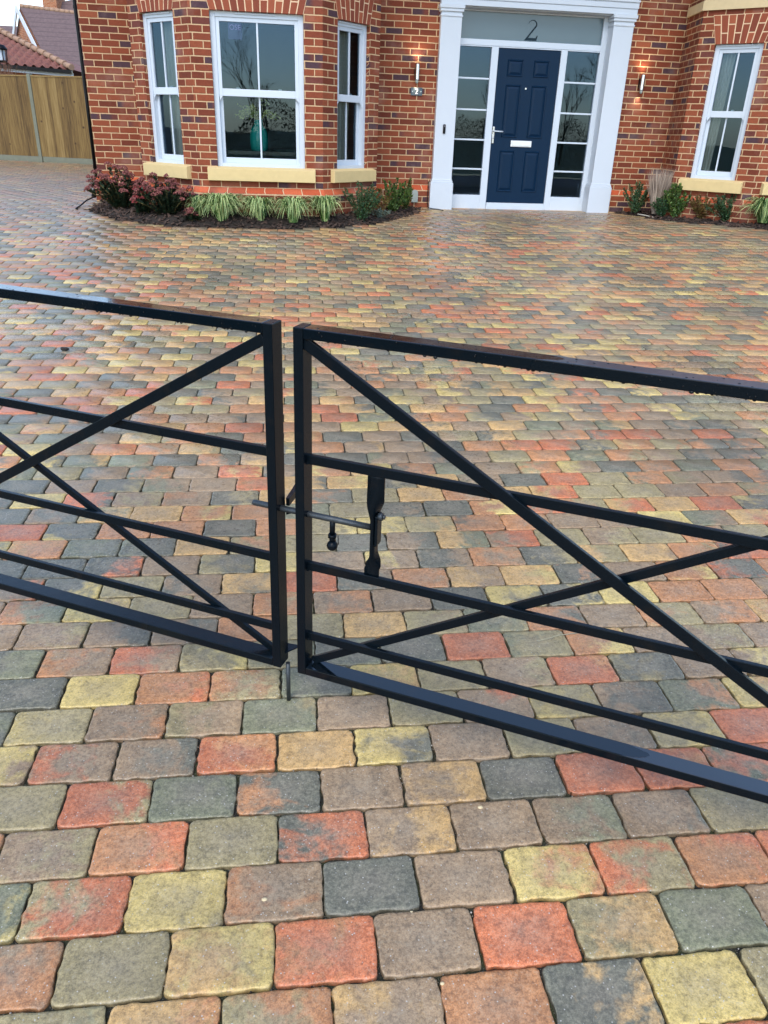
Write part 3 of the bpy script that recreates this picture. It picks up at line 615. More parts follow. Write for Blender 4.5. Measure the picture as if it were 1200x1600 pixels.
for a, b in ((2.578, 3.022), (4.088, 4.548)):
    g = MB(); g.quad((a - .003, y0 + .035, HZ + .18), (b + .003, y0 + .035, HZ + .18), (b + .003, y0 + .035, HZ + 2.035), (a - .003, y0 + .035, HZ + 2.035)); g.build('sidelight_pane', M['glass'], dfr)
g = MB(); g.box(2.575, 4.551, y0 + .03, y0 + .036, HZ + 2.11, HZ + 2.435); fan = g.build('fanlight', M['frost'], dfr)
def text_mesh(body, size, ext=.001, shear=0):
    cu = bpy.data.curves.new('t', 'FONT'); cu.body = body; cu.size = size; cu.extrude = ext; cu.shear = shear; cu.align_x = 'CENTER'; cu.align_y = 'CENTER'
    ob = bpy.data.objects.new('t', cu); link(ob); dg = bpy.context.evaluated_depsgraph_get(); me = bpy.data.meshes.new_from_object(ob.evaluated_get(dg)); bpy.data.objects.remove(ob); return me
def text_obj(name, body, size, mat, parent, loc, rot, **kw):
    me = text_mesh(body, size, **kw); me.materials.clear(); me.materials.append(mat); o = link(bpy.data.objects.new(name, me)); o.parent = parent; o.location = loc; o.rotation_euler = rot; return o
# number 2 cut in the frosted film: hooked top, long diagonal, heavy foot
mb = MB(); TT = lambda a, b, d: Vector((3.565 + a * 1.18, y0 + .029 - d, HZ + 2.245 + b * 1.18))
arc = [(math.cos(R(k)) * .052 - .0, math.sin(R(k)) * .045 + .060) for k in range(170, -41, -15)]
wd = [.004 + .012 * (i / (len(arc) - 1)) for i in range(len(arc))]
for i in range(len(arc) - 1):
    (ax, az), (bx, bz) = arc[i], arc[i + 1]; k0, k1 = 1 - wd[i] / .05, 1 - wd[i + 1] / .05
    mb.prism([(ax, az), (bx, bz), (bx * k1, .06 + (bz - .06) * k1), (ax * k0, .06 + (az - .06) * k0)], TT, 0, .0015)
mb.prism([(.040, .031), (.028, .043), (-.085, -.095), (-.062, -.095)], TT, 0, .0016); mb.prism([(-.085, -.095), (-.060, -.070), (.045, -.070), (.062, -.045), (.070, -.045), (.058, -.098), (-.085, -.098)], TT, 0, .0017)
mb.build('door_number', M['filmdark'], fan)
# door leaf
dm = MB(); dx0, dx1, dz0, dz1 = 3.122, 3.994, .09, 2.028; dy = FY + .012
dm.box(dx0, dx1, dy, dy + .045, HZ + dz0, HZ + dz1)
door = dm.build('front_door', M['door'], house, bevel=.003, label='dark blue six panel front door')
def panel(xa, xb, za, zb):
    mb = MB(); g_ = .014; d_ = .012
    rings = [(0, -.0015), (.004, -.008), (.012, -.0095), (.016, -.004), (.040, -.012), (.044, -.0125)]
    # raised-and-fielded moulding standing proud of the leaf
    vs = []; prof = [(0, .0), (.007, .013), (.016, .011), (.022, .002), (.050, .012)]
    for ins, h in prof:
        for (sx, sz) in ((0, 0), (1, 0), (1, 1), (0, 1)):
            x = (xa + ins) if sx == 0 else (xb - ins); z = (za + ins) if sz == 0 else (zb - ins); vs.append((x, dy - h, HZ + z))
    fs = [(r * 4 + k, r * 4 + (k + 1) % 4, (r + 1) * 4 + (k + 1) % 4, (r + 1) * 4 + k) for r in range(len(prof) - 1) for k in range(4)] + [tuple(range(16, 20))]
    mb.add(vs, fs); mb.build('door_panel', M['door'], door)
for xa, xb in ((3.262, 3.482), (3.634, 3.852)):
    panel(xa, xb, 1.70, 1.90); panel(xa, xb, .95, 1.60); panel(xa, xb, .24, .78)
mb = MB(); mb.box(3.408, 3.712, dy - .014, dy, HZ + .832, HZ + .912); mb.box(3.425, 3.695, dy - .02, dy - .012, HZ + .842, HZ + .902); mb.build('letter_plate', simple('satin_white_metal', (.75, .77, .78), .3, metal=.3), door, bevel=.004)
mb = MB(); mb.tube([(3.548, dy, HZ + 1.56), (3.548, dy - .01, HZ + 1.56)], .012, 14); mb.build('spyhole', M['chrome'], door)
mb = MB(); mb.box(3.128, 3.158, dy - .008, dy, HZ + .865, HZ + 1.08); h_ = mb.build('handle_plate', M['chrome'], door, bevel=.006)
mb = MB(); mb.tube([(3.143, dy - .005, HZ + 1.022), (3.143, dy - .05, HZ + 1.022), (3.16, dy - .055, HZ + 1.022), (3.268, dy - .055, HZ + 1.018)], .0085, 10); mb.build('lever', M['white'], h_)
mb = MB(); mb.ball((3.143, dy - .01, HZ + .93), .011); mb.build('lock_cylinder', M['chrome'], h_)
mb = MB(); mb.box(3.118, 3.998, FY - .03, FY + .03, HZ + .0, HZ + .045); mb.box(3.124, 3.992, FY - .018, FY + .02, HZ + .045, HZ + .088); mb.build('threshold', M['white'], house, bevel=.003)

# wall lights, sign, bell, meter box, cable
def warm_mat():
    t = NT('lamp_lens'); t.b.inputs['Emission Color'].default_value = (1, .72, .42, 1); t.b.inputs['Emission Strength'].default_value = 25; return t.m
M['lens'] = warm_mat()
def wall_light(x, z, label):
    r = empty('wall_light', (x, YW, HZ + z), label=label, cat='wall light', group='lit up-and-down wall lights beside the door')
    b = MB(); b.tube([(0, -.075, -.02), (0, -.075, .16)], .030, 20, cap=False); b.tube([(0, -.075, -.02), (0, -.075, -.021)], .030, 20); b.tube([(0, -.075, .145), (0, -.075, .146)], .028, 20); b.build('body', M['chrome'], r)
    b = MB(); b.box(-.028, .028, -.05, 0, .01, .12); b.build('back_plate', M['blackplastic'], r, bevel=.003)
    s_ = MB(); s_.lathe([(.0, -.066), (.010, -.066), (.017, -.060), (.020, -.045), (.020, -.022), (.0, -.022)], (0, -.075, 0), 18); s_.build('sensor_head', M['greyplastic'], r)
    for zz, rx in ((.165, PI), (-.03, 0)):
        l = bpy.data.lights.new('spot', 'SPOT'); l.energy = 2.6 if rx else .9; l.color = (1, .80, .58); l.spot_size = R(120); l.spot_blend = 1; l.shadow_soft_size = .015
        o = link(bpy.data.objects.new('spot', l)); o.parent = r; o.location = (0, -.075 if zz > 0 else -.03, zz if zz > 0 else -.092); o.rotation_euler = (rx, 0, 0)
    e_ = MB(); e_.tube([(0, -.075, .147), (0, -.075, .149)], .022, 14); e_.build('lens', M['lens'], r)
wall_light(1.985, 1.62, 'lit steel wall light above the number 2 slate plate'); wall_light(5.150, 1.62, 'lit steel wall light on the brick right of the door')
r = empty('house_number_plate', (1.998, YW, HZ + 1.462), label='small slate plate with a white number 2 under the left wall light', cat='sign')
mb = MB(); mb.box(-.078, .078, -.018, -.006, -.047, .047); mb.build('plate', M['slate'], r, bevel=.002)
text_obj('numeral', '2', .095, M['signwhite'], r, (0, -.0195, 0), (PI / 2, 0, 0), ext=.001)
for x in (-.058, .058):
    mb = MB(); mb.tube([(x, -.017, 0), (x, -.023, 0)], .006, 10); mb.build('stud', M['chrome'], r)
r = empty('doorbell', (2.393, YW - .085, HZ + 1.024), label='slim black video doorbell on the white left pilaster', cat='doorbell')
mb = MB(); mb.box(-.018, .018, -.022, 0, -.058, .058); mb.build('casing', M['blackplastic'], r, bevel=.012, seg=4)
mb = MB(); mb.tube([(0, -.021, .035), (0, -.0235, .035)], .010, 16); mb.build('lens', M['lead'], r)
mb = MB(); poly = [(-.045, 0), (.045, 0), (.045, .12)] + [(.045 * math.cos(R(k)), .12 + .045 * math.sin(R(k))) for k in range(15, 180, 15)] + [(-.045, .12)]
mb.prism(poly, lambda a, b, d: Vector((a, d, b)), -.035, 0)
tag(mb.build('vent_cover', M['greyplastic'], None, loc=(2.03, YW - .05, HZ + .08), bevel=.004), 'small pale grey arched cover low on the brick wall left of the door', 'vent cover')
mb = MB(); zc = lambda y_: float(gz(y_)) + .012
mb.tube([(2.215, YW - .07, HZ + .36), (2.214, YW - .08, HZ + .1), (2.22, YW - .10, HZ + .02), (2.27, YW - .15, zc(11.45)), (2.35, YW - .20, zc(11.4)), (2.40, YW - .33, zc(11.3))], .006, 8)
tag(mb.build('cable', M['blackplastic']), 'thin black cable coming down beside the left pilaster onto the paving', 'cable')
mb = MB(); mb.tube([(-2.28, 11.2, zc(11.2) + .08), (-2.36, 11.1, zc(11.1) + .05), (-2.42, 10.95, zc(10.95)), (-2.43, 10.75, zc(10.75)), (-2.40, 10.7, zc(10.7))], .009, 8)
tag(mb.build('hose', M['blackplastic']), 'short bent black hose lying on the paving at the corner of the flower bed', 'hose')

# ------------------------------------------------------------------ things in the windows
def curtain(i, u0, u1, z0, z1, off, label, tilt=0):
    T = seg_T(i); mb = MB(); n = 40; vs = []; m = 8
    for j in range(m + 1):
        zz = z0 + (z1 - z0) * j / m
        for k in range(n + 1):
            f_ = k / n; u = u0 + (u1 - u0) * f_ + tilt * (1 - j / m); vs.append(T(u, zz, off + .018 * math.sin(f_ * 34 + .6 * math.sin(j)) + .006 * math.sin(f_ * 71)))
    mb.add(vs, [(j * (n + 1) + k, j * (n + 1) + k + 1, (j + 1) * (n + 1) + k + 1, (j + 1) * (n + 1) + k) for j in range(m) for k in range(n)], smooth=True)
    o = mb.build('curtain', M['curtain'], solid=.003); return tag(o, label, 'curtain', 'curtains inside the bay windows')
curtain(5, .30, .66, .5, 2.1, -.17, 'beige curtain gathered behind the narrow window left of the front door')
curtain(3, .42, .80, .5, 2.1, -.17, 'beige curtain behind the far left narrow window of the left bay')
curtain(9, .22, .46, .5, 2.1, -.17, 'grey curtain behind the tall window of the right bay', tilt=-.05)
tb = empty('table', (-.1, 10.62, HZ + .1), label='dark table behind the wide bay window', cat='table')
mb = MB(); mb.box(-.55, .55, -.2, .45, .56, .6); mb.build('tabletop', M['tabletop'], tb)
for x in (-.5, .5):
    for y in (-.15, .4): mb = MB(); mb.box(x - .02, x + .02, y - .02, y + .02, 0, .56); mb.build('leg', M['tabletop'], tb)
vs_ = empty('vase', (-.115, 10.60, HZ + .70), label='fluted teal vase with leafy sprigs inside the wide bay window', cat='vase')
mb = MB(); mb.lathe([(.0, 0), (.085, 0), (.10, .02), (.108, .10), (.105, .19), (.085, .25), (.055, .285), (.05, .33), (.056, .345), (.05, .345)], n=36, flute=.03); mb.build('pot', M['teal'], vs_)
def leaf_mat(name, c1, c2, rough=.55, trans=.25, scale=9):
    t = NT(name); oi = t.n('ShaderNodeNewGeometry').outputs['Random Per Island']
    c = t.mix(oi, c1, c2); t.P(Base_Color=c, Roughness=rough); t.b.inputs['Specular IOR Level'].default_value = .35; return t.m
M['sprig'] = leaf_mat('sprig_leaves', (.16, .26, .05, 1), (.60, .60, .22, 1))
mb = MB()
def leaf(mb, c, d, nrm, L, W, fold=.0):
    c = Vector(c); d = Vector(d).normalized(); s_ = d.cross(nrm).normalized()
    if s_.length < .1: s_ = d.orthogonal().normalized()
    nn = s_.cross(d)
    mb.add([c, c + d * L * .35 + s_ * W + nn * fold, c + d * L, c + d * L * .35 - s_ * W + nn * fold, c + d * L * .5], [(0, 1, 4), (1, 2, 4), (2, 3, 4), (3, 0, 4)])
def rv(): 
    v = Vector((random.gauss(0, 1), random.gauss(0, 1), random.gauss(0, 1))); return v.normalized()
for k in range(26):
    a = random.uniform(-.2, PI + .2) ; tip = Vector((math.cos(a) * random.uniform(.1, .27), random.uniform(-.08, .1), .33 + random.uniform(-.12, .30) * math.sin(max(a, .1)) + .05))
    p0 = Vector((0, 0, .32)); pm = p0.lerp(tip, .5) + Vector((0, 0, .08)); mb.tube([p0, pm, tip], .0025, 4)
    for q in range(16):
        f_ = random.uniform(.3, 1.05); c_ = p0.lerp(pm, min(1, f_ * 2)) if f_ < .5 else pm.lerp(tip, f_ * 2 - 1); leaf(mb, c_ + rv() * .012, rv(), rv(), random.uniform(.022, .042), .011)
mb.build('sprigs', M['sprig'], vs_)
# poster sticker in the top-left pane
T4 = seg_T(4)
stk = empty('window_sticker', T4(.497, 1.925, -.086), label='dark purple sticker with faint letters in the top left pane of the bay window', cat='sticker')
mb = MB(); mb.box(-.078, .078, -.001, .001, -.085, .085); mb.build('sheet', simple('purple_print', (.02, .012, .11, 1), .5, var=.1), stk, bevel=.0)
M['faint'] = simple('faint_lettering', srgb(170, 130, 190), .6)
text_obj('lettering', 'OSE', .072, M['faint'], stk, (0, -.002, .03), (PI / 2, 0, 0), ext=.0004)

# ------------------------------------------------------------------ gates
GA = -.49218; GB = .0075
gx = Vector((math.cos(GA), math.sin(GA), 0)); gn = Vector((-math.sin(GA), math.cos(GA), 0))
GO = Vector((.0005, 1.757, 0)) * .958
def loc_uv(u, zc_):                       # measured (u, z rel. camera) -> gate local (x, z)
    z = zc_ + 1.51 + GB * u; return (u - GB * z, z)
def gate(side):
    L = side < 0
    g = empty('field_gate', GO, (0, GB, GA), label=('left black steel drive gate, its end post carrying the drop bolt' if L else 'right black steel drive gate with the sliding bolt and round knob'), cat='gate', group='pair of black steel drive gates'); g.scale = (.958,) * 3
    x_in = -.0155 if L else .0372        # edge facing the gap
    s = -1 if L else 1
    X = lambda a, b: (min(a, b), max(a, b))
    xa, xb = X(x_in, x_in + s * .025); W = 1.66
    bv = .0022
    mb = MB(); mb.box(xa, xb, 0, .05, .1352, 1.1098); mb.build('meeting_stile', M['gate'], g, bevel=bv)
    ya, yb = X(x_in + s * W, x_in + s * (W - .025)); mb = MB(); mb.box(ya, yb, 0, .05, .1352, 1.1098); mb.build('hinge_stile', M['gate'], g, bevel=bv)
    ra, rb = X(x_in + s * .0252, x_in + s * (W - .0252))
    mb = MB(); mb.box(ra, rb, .0004, .0496, 1.0848, 1.1095); mb.build('top_rail', M['gate_tr_L' if L else 'gate_tr_R'], g, bevel=bv)
    mb = MB(); mb.box(ra, rb, .0004, .0496, .1355, .1602); mb.build('bottom_rail', M['gate' if L else 'gate_br'], g, bevel=bv)
    for z in (.797, .4935, .269):
        mb = MB(); mb.box(ra - .002, rb + .002, .019, .031, z - .025, z); mb.build('rail', M['gate'], g, bevel=.0015)
    def bar(p0, p1, w, y0_, y1_, nm='brace'):
        a, b = Vector((p0[0], 0, p0[1])), Vector((p1[0], 0, p1[1])); d = (b - a).normalized(); n_ = Vector((-d.z, 0, d.x)); n_ = n_ if n_.z > 0 else -n_
        mb = MB(); q = [a, b, b - n_ * w, a - n_ * w]; vs = [Vector((p_.x, y, p_.z)) for y in (y0_, y1_) for p_ in q]
        mb.add(vs, [(0, 1, 2, 3), (7, 6, 5, 4), (0, 4, 5, 1), (1, 5, 6, 2), (2, 6, 7, 3), (3, 7, 4, 0)]); mb.build(nm, M['gate'], g, bevel=.0015)
    if L:
        bar(loc_uv(-.040, -.426), loc_uv(-1.63, -1.345), .0275, .0065, .0185); bar(loc_uv(-.036, -1.3415), loc_uv(-1.62, -.43), .0215, .0315, .0435)
    else:
        bar(loc_uv(.066, -.4165), loc_uv(1.66, -1.362), .0275, .0065, .0185); bar(loc_uv(.066, -1.3355), loc_uv(1.66, -.395), .0225, .0315, .0435)
    # weld blobs
    for z in (.785, .481, .257, .15, 1.09):
        mb = MB(); mb.tube([(x_in + s * .0258, .018 + q * .003, z - .012 + random.uniform(-.002, .002)) for q in range(6)], .0036, 6); mb.build('weld', M['gate'], g)
    # hanging drops
    mb = MB(); x = ra + .01
    while x < rb:
        r_ = random.choice((.0012, .0018, .0024, .0032)) * random.uniform(.8, 1.15); mb.ball((x, random.uniform(.001, .010), 1.0848 - r_ * .1), r_, 8, 6, (1.4, 1, 1.0)); x += random.uniform(.006, .016) if random.random() < .7 else random.uniform(.03, .08)
    o = mb.build('water_drops', M['water'], g); o['kind'] = 'stuff'
    mb = MB()
    for k in range(110):
        r_ = random.uniform(.0008, .0022); x = random.uniform(ra, rb); 
        if k % 2: mb.ball((x, -.0002, random.uniform(1.088, 1.107)), r_, 6, 4, (1, .45, 1))
        else: mb.ball((x, random.uniform(.004, .046), 1.1095), r_ * 1.3, 6, 4, (1.2, 1, .4))
    o = mb.build('water_beads', M['water'], g); o['kind'] = 'stuff'
    return g
gL = gate(-1); gR = gate(1)
# drop bolt on the left gate
mb = MB(); mb.tube([(-.0078, .031, .1352), (-.0078, .031, .0)], .0064, 12); mb.build('drop_bolt', M['zinc'], gL)
mb = MB(); mb.prism([(-.030, .05), (-.030, .074), (.008, .078), (.010, .072), (-.0156, .028), (-.0156, .05)], lambda a, b, d: Vector((a, b, d)), .166, .170); mb.build('stop_plate', M['gate'], gL, bevel=.001)
# catch behind the left gate: two arms folded back either side of the slide bolt
zb = .631
mb = MB(); mb.prism([(-.014, .05), (-.004, .05), (-.018, .150), (-.034, .150)], lambda a, b, d: Vector((a, b, d)), zb - .002, zb + .020); mb.tube([(-.026, .150, zb + .006), (-.026, .150, zb + .026)], .011, 10)
mb.prism([(-.0145, .05), (-.0145, .060), (.004, .092), (.012, .086)], lambda a, b, d: Vector((a, b, d)), zb - .030, zb - .022)
mb.build('bolt_catch', M['gate'], gL, bevel=.001)
# slide bolt on the right gate
mb = MB(); mb.tube([(-.098, .026, zb + .001), (-.094, .026, zb + .001), (.10, .026, zb), (.2375, .026, zb)], [.006, .0082, .0082, .0082], 14)
sb = mb.build('slide_bolt', M['zinc'], gR)
mb = MB(); mb.tube([(.129, .026, zb), (.129, .026, zb - .045)], .0072, 12); mb.tube([(.129, .026, zb - .043), (.129, .026, zb - .052)], .0118, 6); mb.tube([(.129, .026, zb - .05), (.129, .026, zb - .062)], .0078, 12); mb.ball((.129, .026, zb - .076), .0145, 16, 10); mb.tube([(.143, .03, zb - .046), (.144, .03, zb - .072)], .0014, 6)
mb.build('knob', M['gate'], sb)
# twisted flat between the two middle rails
mb = MB(); prof = []
zt, zbm = .7725, .4925; n = 40; vs = []
for k in range(n + 1):
    f_ = k / n; z = zt + (zbm - zt) * f_
    sm = lambda a, b, x: (lambda q: q * q * (3 - 2 * q))(min(1, max(0, (x - a) / (b - a))))
    ang = PI / 2 * (sm(.12, .42, f_) - sm(.76, .93, f_)) ; ang = ang * .97
    w = .0215 if f_ < .5 else .0195; cx0 = .243 - .0005 * k / n - (.003 if f_ > .9 else 0); th = .0032
    for (a_, b_) in ((-w, -th), (w, -th), (w, th), (-w, th)):
        vs.append((cx0 + a_ * math.cos(ang) - b_ * math.sin(ang), .026 + a_ * math.sin(ang) + b_ * math.cos(ang), z))
fs = [(k * 4 + q, k * 4 + (q + 1) % 4, (k + 1) * 4 + (q + 1) % 4, (k + 1) * 4 + q) for k in range(n) for q in range(4)] + [(3, 2, 1, 0), (n * 4, n * 4 + 1, n * 4 + 2, n * 4 + 3)]
mb.add(vs, fs, smooth=True); tw = mb.build('twisted_bar', M['gate'], gR)
mb = MB(); mb.box(.2475, .2555, .010, .044, zb - .045, zb + .040); mb.build('keeper_plate', M['gate'], tw, bevel=.003)
mb = MB(); mb.tube([(.255, .020, zb + .038), (.266, .020, zb + .038)], .0105, 6); mb.tube([(.266, .020, zb + .038), (.271, .020, zb + .038)], .006, 10); mb.build('hex_nut', M['zinc'], tw)

# ------------------------------------------------------------------ flower beds and plants
def mulch_h(x, y, pts):
    p_ = Vector((x, y)); d = min((Vector(a) - p_).length for a in pts if a[1] < 11.5)
    tgt = (HZ + .02) - float(gz(y, x)); return -.014 + (max(.03, tgt) + .014) * min(1, d / .38) ** .8 + (.014 * mnoise.noise(Vector((x * 6, y * 6, 1))) if d > .02 else 0)
def bed(name, poly):
    cxm = sum(p_[0] for p_ in poly) / len(poly); cym = 11.35
    mb = MB(); ns = 120; pts = []
    # resample outline
    segs = [(Vector(poly[i]), Vector(poly[(i + 1) % len(poly)])) for i in range(len(poly))]; tot = sum((b - a).length for a, b in segs)
    for k in range(ns):
        d = tot * k / ns
        for a, b in segs:
            l = (b - a).length
            if d <= l: pts.append(a.lerp(b, d / l)); break
            d -= l
    rings = 12
    vs = []
    for r_ in range(rings + 1):
        f_ = r_ / rings
        for p_ in pts:
            q = p_.lerp(Vector((p_.x * .6 + cxm * .4, cym)), f_); h = mulch_h(q.x, q.y, pts)
            vs.append((q.x, q.y, float(gz(q.y, q.x)) + h))
    mb.add(vs, [(r_ * ns + k, r_ * ns + (k + 1) % ns, (r_ + 1) * ns + (k + 1) % ns, (r_ + 1) * ns + k) for r_ in range(rings) for k in range(ns)], smooth=True)
    mb.build(name, M['soil'])['kind'] = 'structure'
    ch = MB(); xs = [p_[0] for p_ in poly]; cnt = 0
    while cnt < 3600:
        x, y = random.uniform(min(xs), max(xs)), random.uniform(9.6, 11.58)
        if not inside(poly, x, y): continue
        if not (-2.27 < x < 9): continue
        z = float(gz(y, x)) + mulch_h(x, y, pts) + random.uniform(-.002, .014); l, w, h = random.uniform(.014, .038), random.uniform(.006, .014), .0035
        Mx = Matrix.Translation((x, y, z)) @ Matrix.Rotation(random.uniform(0, 6.28), 4, 'Z') @ Matrix.Rotation(random.gauss(0, .45), 4, 'X') @ Matrix.Rotation(random.gauss(0, .45), 4, 'Y')
        ch.box(-l, l, -w, w, -h, h, T=Mx); cnt += 1
    o = ch.build('bark_mulch', M['bark']); o['kind'] = 'stuff'; tag(o, 'dark bark chips covering the ' + ('left' if cxm < 3 else 'right') + ' flower bed', 'mulch')
M['bark'] = leaf_mat('bark_chips', (.012, .008, .006, 1), (.10, .062, .045, 1), .8)
bed('flower_bed', BED_L); bed('flower_bed', BED_R)
M['sed_head'] = leaf_mat('dry_sedum_heads', srgb(86, 42, 42), srgb(158, 98, 90), .9)
M['sed_head2'] = leaf_mat('red_sedum_heads', srgb(104, 36, 42), srgb(160, 74, 70), .9)
M['sed_leaf'] = leaf_mat('sedum_leaves', srgb(20, 34, 22), srgb(50, 72, 48), .6)
M['stem'] = leaf_mat('stems', srgb(70, 62, 34), srgb(120, 104, 60), .8)
M['box_leaf'] = leaf_mat('shrub_leaves', srgb(24, 52, 22), srgb(92, 120, 54), .45)
M['box_leaf2'] = leaf_mat('dark_shrub_leaves', srgb(22, 48, 30), srgb(70, 104, 64), .45)
M['red_leaf'] = leaf_mat('bronze_leaves', srgb(88, 46, 34), srgb(110, 100, 44), .6)
M['hebe_leaf'] = leaf_mat('grey_green_leaves', srgb(50, 66, 58), srgb(112, 128, 116), .6)
M['plume'] = leaf_mat('dead_grass', srgb(120, 106, 94), srgb(186, 168, 150), .9)
t = NT('variegated_blade'); uv = t.n('ShaderNodeUVMap').outputs[0]; sx = t.n('ShaderNodeSeparateXYZ'); t.t.links.new(uv, sx.inputs[0])
oi = t.n('ShaderNodeNewGeometry').outputs['Random Per Island']
f_ = t.math('ABSOLUTE', t.math('SUBTRACT', sx.outputs[0], .5)); f_ = t.math('ADD', f_, t.math('MULTIPLY', t.math('SUBTRACT', oi, .6), .45))
c = t.mix(t.ramp(f_, [(.26, 0.0), (.33, 1.0)]), t.mix(oi, srgb(22, 66, 12), srgb(62, 124, 30)), srgb(206, 216, 150)); t.P(Base_Color=c, Roughness=.5); M['blade'] = t.m
def root(name, x, y, label, cat, group=None): return empty(name, (x, y, float(gz(y, x)) + .045), label=label, cat=cat, group=group)
def sedum(x, y, rad, h, label, nh=46, red=False):
    r = root('sedum', x, y, label, 'flowering plant', 'sedums with dried pink flower heads'); st = MB(); lf = MB(); hd = MB()
    for k in range(nh):
        a = random.uniform(0, 2 * PI); q = math.sqrt(random.random()) * random.uniform(.85, 1.18); top = Vector((math.cos(a) * rad * q - .12 * rad, math.sin(a) * rad * .75 * q, h * (1 - .36 * q * q) * random.uniform(.66, 1.10)))
        b0 = Vector((math.cos(a) * .08 * q, math.sin(a) * .07 * q, 0)); pm = b0.lerp(top, .55) + Vector((top.x, top.y, 0)) * -.12; st.tube([b0, pm, top], .0035, 5)
        for j in range(44):
            f_ = random.uniform(.10, .92); c_ = b0.lerp(pm, min(1, f_ * 1.8)) if f_ < .55 else pm.lerp(top, (f_ - .55) / .45); d = rv(); d.z = abs(d.z) * .6; leaf(lf, c_, d, Vector((0, 0, 1)), random.uniform(.045, .075), random.uniform(.014, .022), .003)
        R_ = random.uniform(.030, .052)
        for j in range(55):
            aa = random.uniform(0, 6.28); qq = math.sqrt(random.random()); c_ = top + Vector((math.cos(aa) * R_ * qq, math.sin(aa) * R_ * qq, .022 * (1 - qq * qq) + random.uniform(-.012, .006))); hd.ball(c_, random.uniform(.0045, .0085), 4, 3)
    st.build('stems', M['stem'], r); lf.build('leaves', M['sed_leaf'], r); hd.build('flower_heads', M['sed_head2' if red else 'sed_head'], r); return r
sedum(-1.82, 10.55, .36, .47, 'big sedum with dusty pink dead heads at the far left corner of the bed', 58)
sedum(-1.22, 10.12, .34, .44, 'bushy pink headed sedum between the corner sedum and the striped grasses', 56)
sedum(-1.52, 10.18, .10, .30, 'low sedum with reddish flower heads squeezed between the two big sedums', 22, True)
sedum(-.93, 9.84, .05, .13, 'tiny sedum with two salmon flower heads at the edge of the bed', 8)
def clump(x, y, n, h, label, spread=.22, grp='striped green and cream grass clumps', mat='blade'):
    r = root('ornamental_grass', x, y, label, 'grass clump', grp); mb = MB()
    for k in range(n):
        a = random.uniform(0, 2 * PI); L = h * random.uniform(.8, 1.3); out = spread * random.uniform(.35, 1.2); w = random.uniform(.0055, .009)
        d = Vector((math.cos(a), math.sin(a), 0)); s_ = Vector((-d.y, d.x, 0)) * w; b0 = d * random.uniform(0, .06) * (spread / .25); vs = []; ns = 7; fall = random.uniform(2.0, 2.95)
        for j in range(ns + 1):
            f_ = j / ns; p_ = b0 + d * out * f_ ** 1.15 + Vector((0, 0, L * math.sin(f_ * fall))); tw = s_ * (1 - f_ ** 3 * .9); up_ = Vector((0, 0, w * .5)); vs += [p_ - tw + up_, p_, p_ + tw + up_]
        fs = []; uvs = []
        for j in range(ns):
            for c_ in (0, 1): fs.append((j * 3 + c_, j * 3 + c_ + 1, j * 3 + c_ + 4, j * 3 + c_ + 3)); u0_ = c_ * .5; uvs.append([(u0_, j / ns), (u0_ + .5, j / ns), (u0_ + .5, (j + 1) / ns), (u0_, (j + 1) / ns)])
        mb.add(vs, fs, uvs, smooth=True)
    o = mb.build('blades', M[mat], r); return r
clump(-.58, 9.90, 400, .23, 'leftmost and widest striped grass clump, right of the sedums', .28); clump(-.13, 9.92, 300, .21, 'second striped grass clump from the left in the left bed', .21)
clump(.27, 9.88, 300, .22, 'third striped grass clump from the left, below the wide window sill', .22); clump(.66, 10.0, 280, .225, 'striped grass clump at the right corner of the bay plinth', .20)
clump(-.86, 9.98, 80, .2, 'small sparse striped grass tuft against the second sedum', .14); clump(6.45, 10.0, 330, .24, 'striped grass clump in the right bed by the picture edge', .28)
def shrub(x, y, rx, ry, h, label, mats=('box_leaf',), n=1500, L=.024, stems=14, grp='small leafy shrubs in the beds', up_=.5, nm='shrub'):
    r = root(nm, x, y, label, 'shrub', grp); lf = MB(); st = MB()
    for k in range(stems):
        a = random.uniform(0, 6.28); q = math.sqrt(random.random()); top = Vector((math.cos(a) * rx * q, math.sin(a) * ry * q, h * random.uniform(.7, 1.15) * (1 - .35 * q))); b0 = Vector((math.cos(a) * .02, math.sin(a) * .02, 0)); pm = b0.lerp(top, .5) + rv() * .02
        st.tube([b0, pm, top], .0025, 4)
        for j in range(int(n * 1.35) // stems):
            f_ = random.random() ** .7; c_ = b0.lerp(pm, f_ * 2) if f_ < .5 else pm.lerp(top, f_ * 2 - 1); c_ = c_ + rv() * random.uniform(.004, .04 * (1.15 - f_)); d = rv(); d.z = d.z * (1 - up_) + up_; leaf(lf, c_, d, rv(), random.uniform(.8, 1.35) * L, L * .30)
    st.build('stems', M['stem'], r); lf.build('leaves', M[mats[0]], r); return r
shrub(1.13, 10.22, .27, .19, .45, 'dense dark green shrub in front of the right cheek of the left bay', ('box_leaf2',), 2400, stems=26)
shrub(1.38, 10.62, .2, .14, .38, 'loose bronze and green shrub behind the dense dark green one', ('red_leaf',), 700, stems=14)
shrub(1.62, 10.92, .29, .18, .37, 'wide bright green shrub near the grey wall cover', ('box_leaf',), 2400, stems=30, L=.03, up_=.8)
shrub(1.86, 11.2, .10, .09, .40, 'tallest pointed green shrub next to the grey wall cover', ('box_leaf',), 1100, stems=10)
shrub(1.40, 10.42, .15, .08, .10, 'low grey green cushion plant at the front right of the left bed', ('hebe_leaf',), 700, L=.018, stems=16)
shrub(5.2, 11.2, .23, .15, .42, 'small green shrub right of the door pilaster', ('box_leaf2',), 2000, stems=22)
shrub(5.58, 10.74, .26, .17, .42, 'bright green spiky shrub in front of the dead grass', ('box_leaf',), 2600, stems=30, up_=.8, L=.03)
shrub(5.44, 10.86, .2, .13, .24, 'dark low shrub at the foot of the dead grass tuft', ('box_leaf2',), 1700, stems=22)
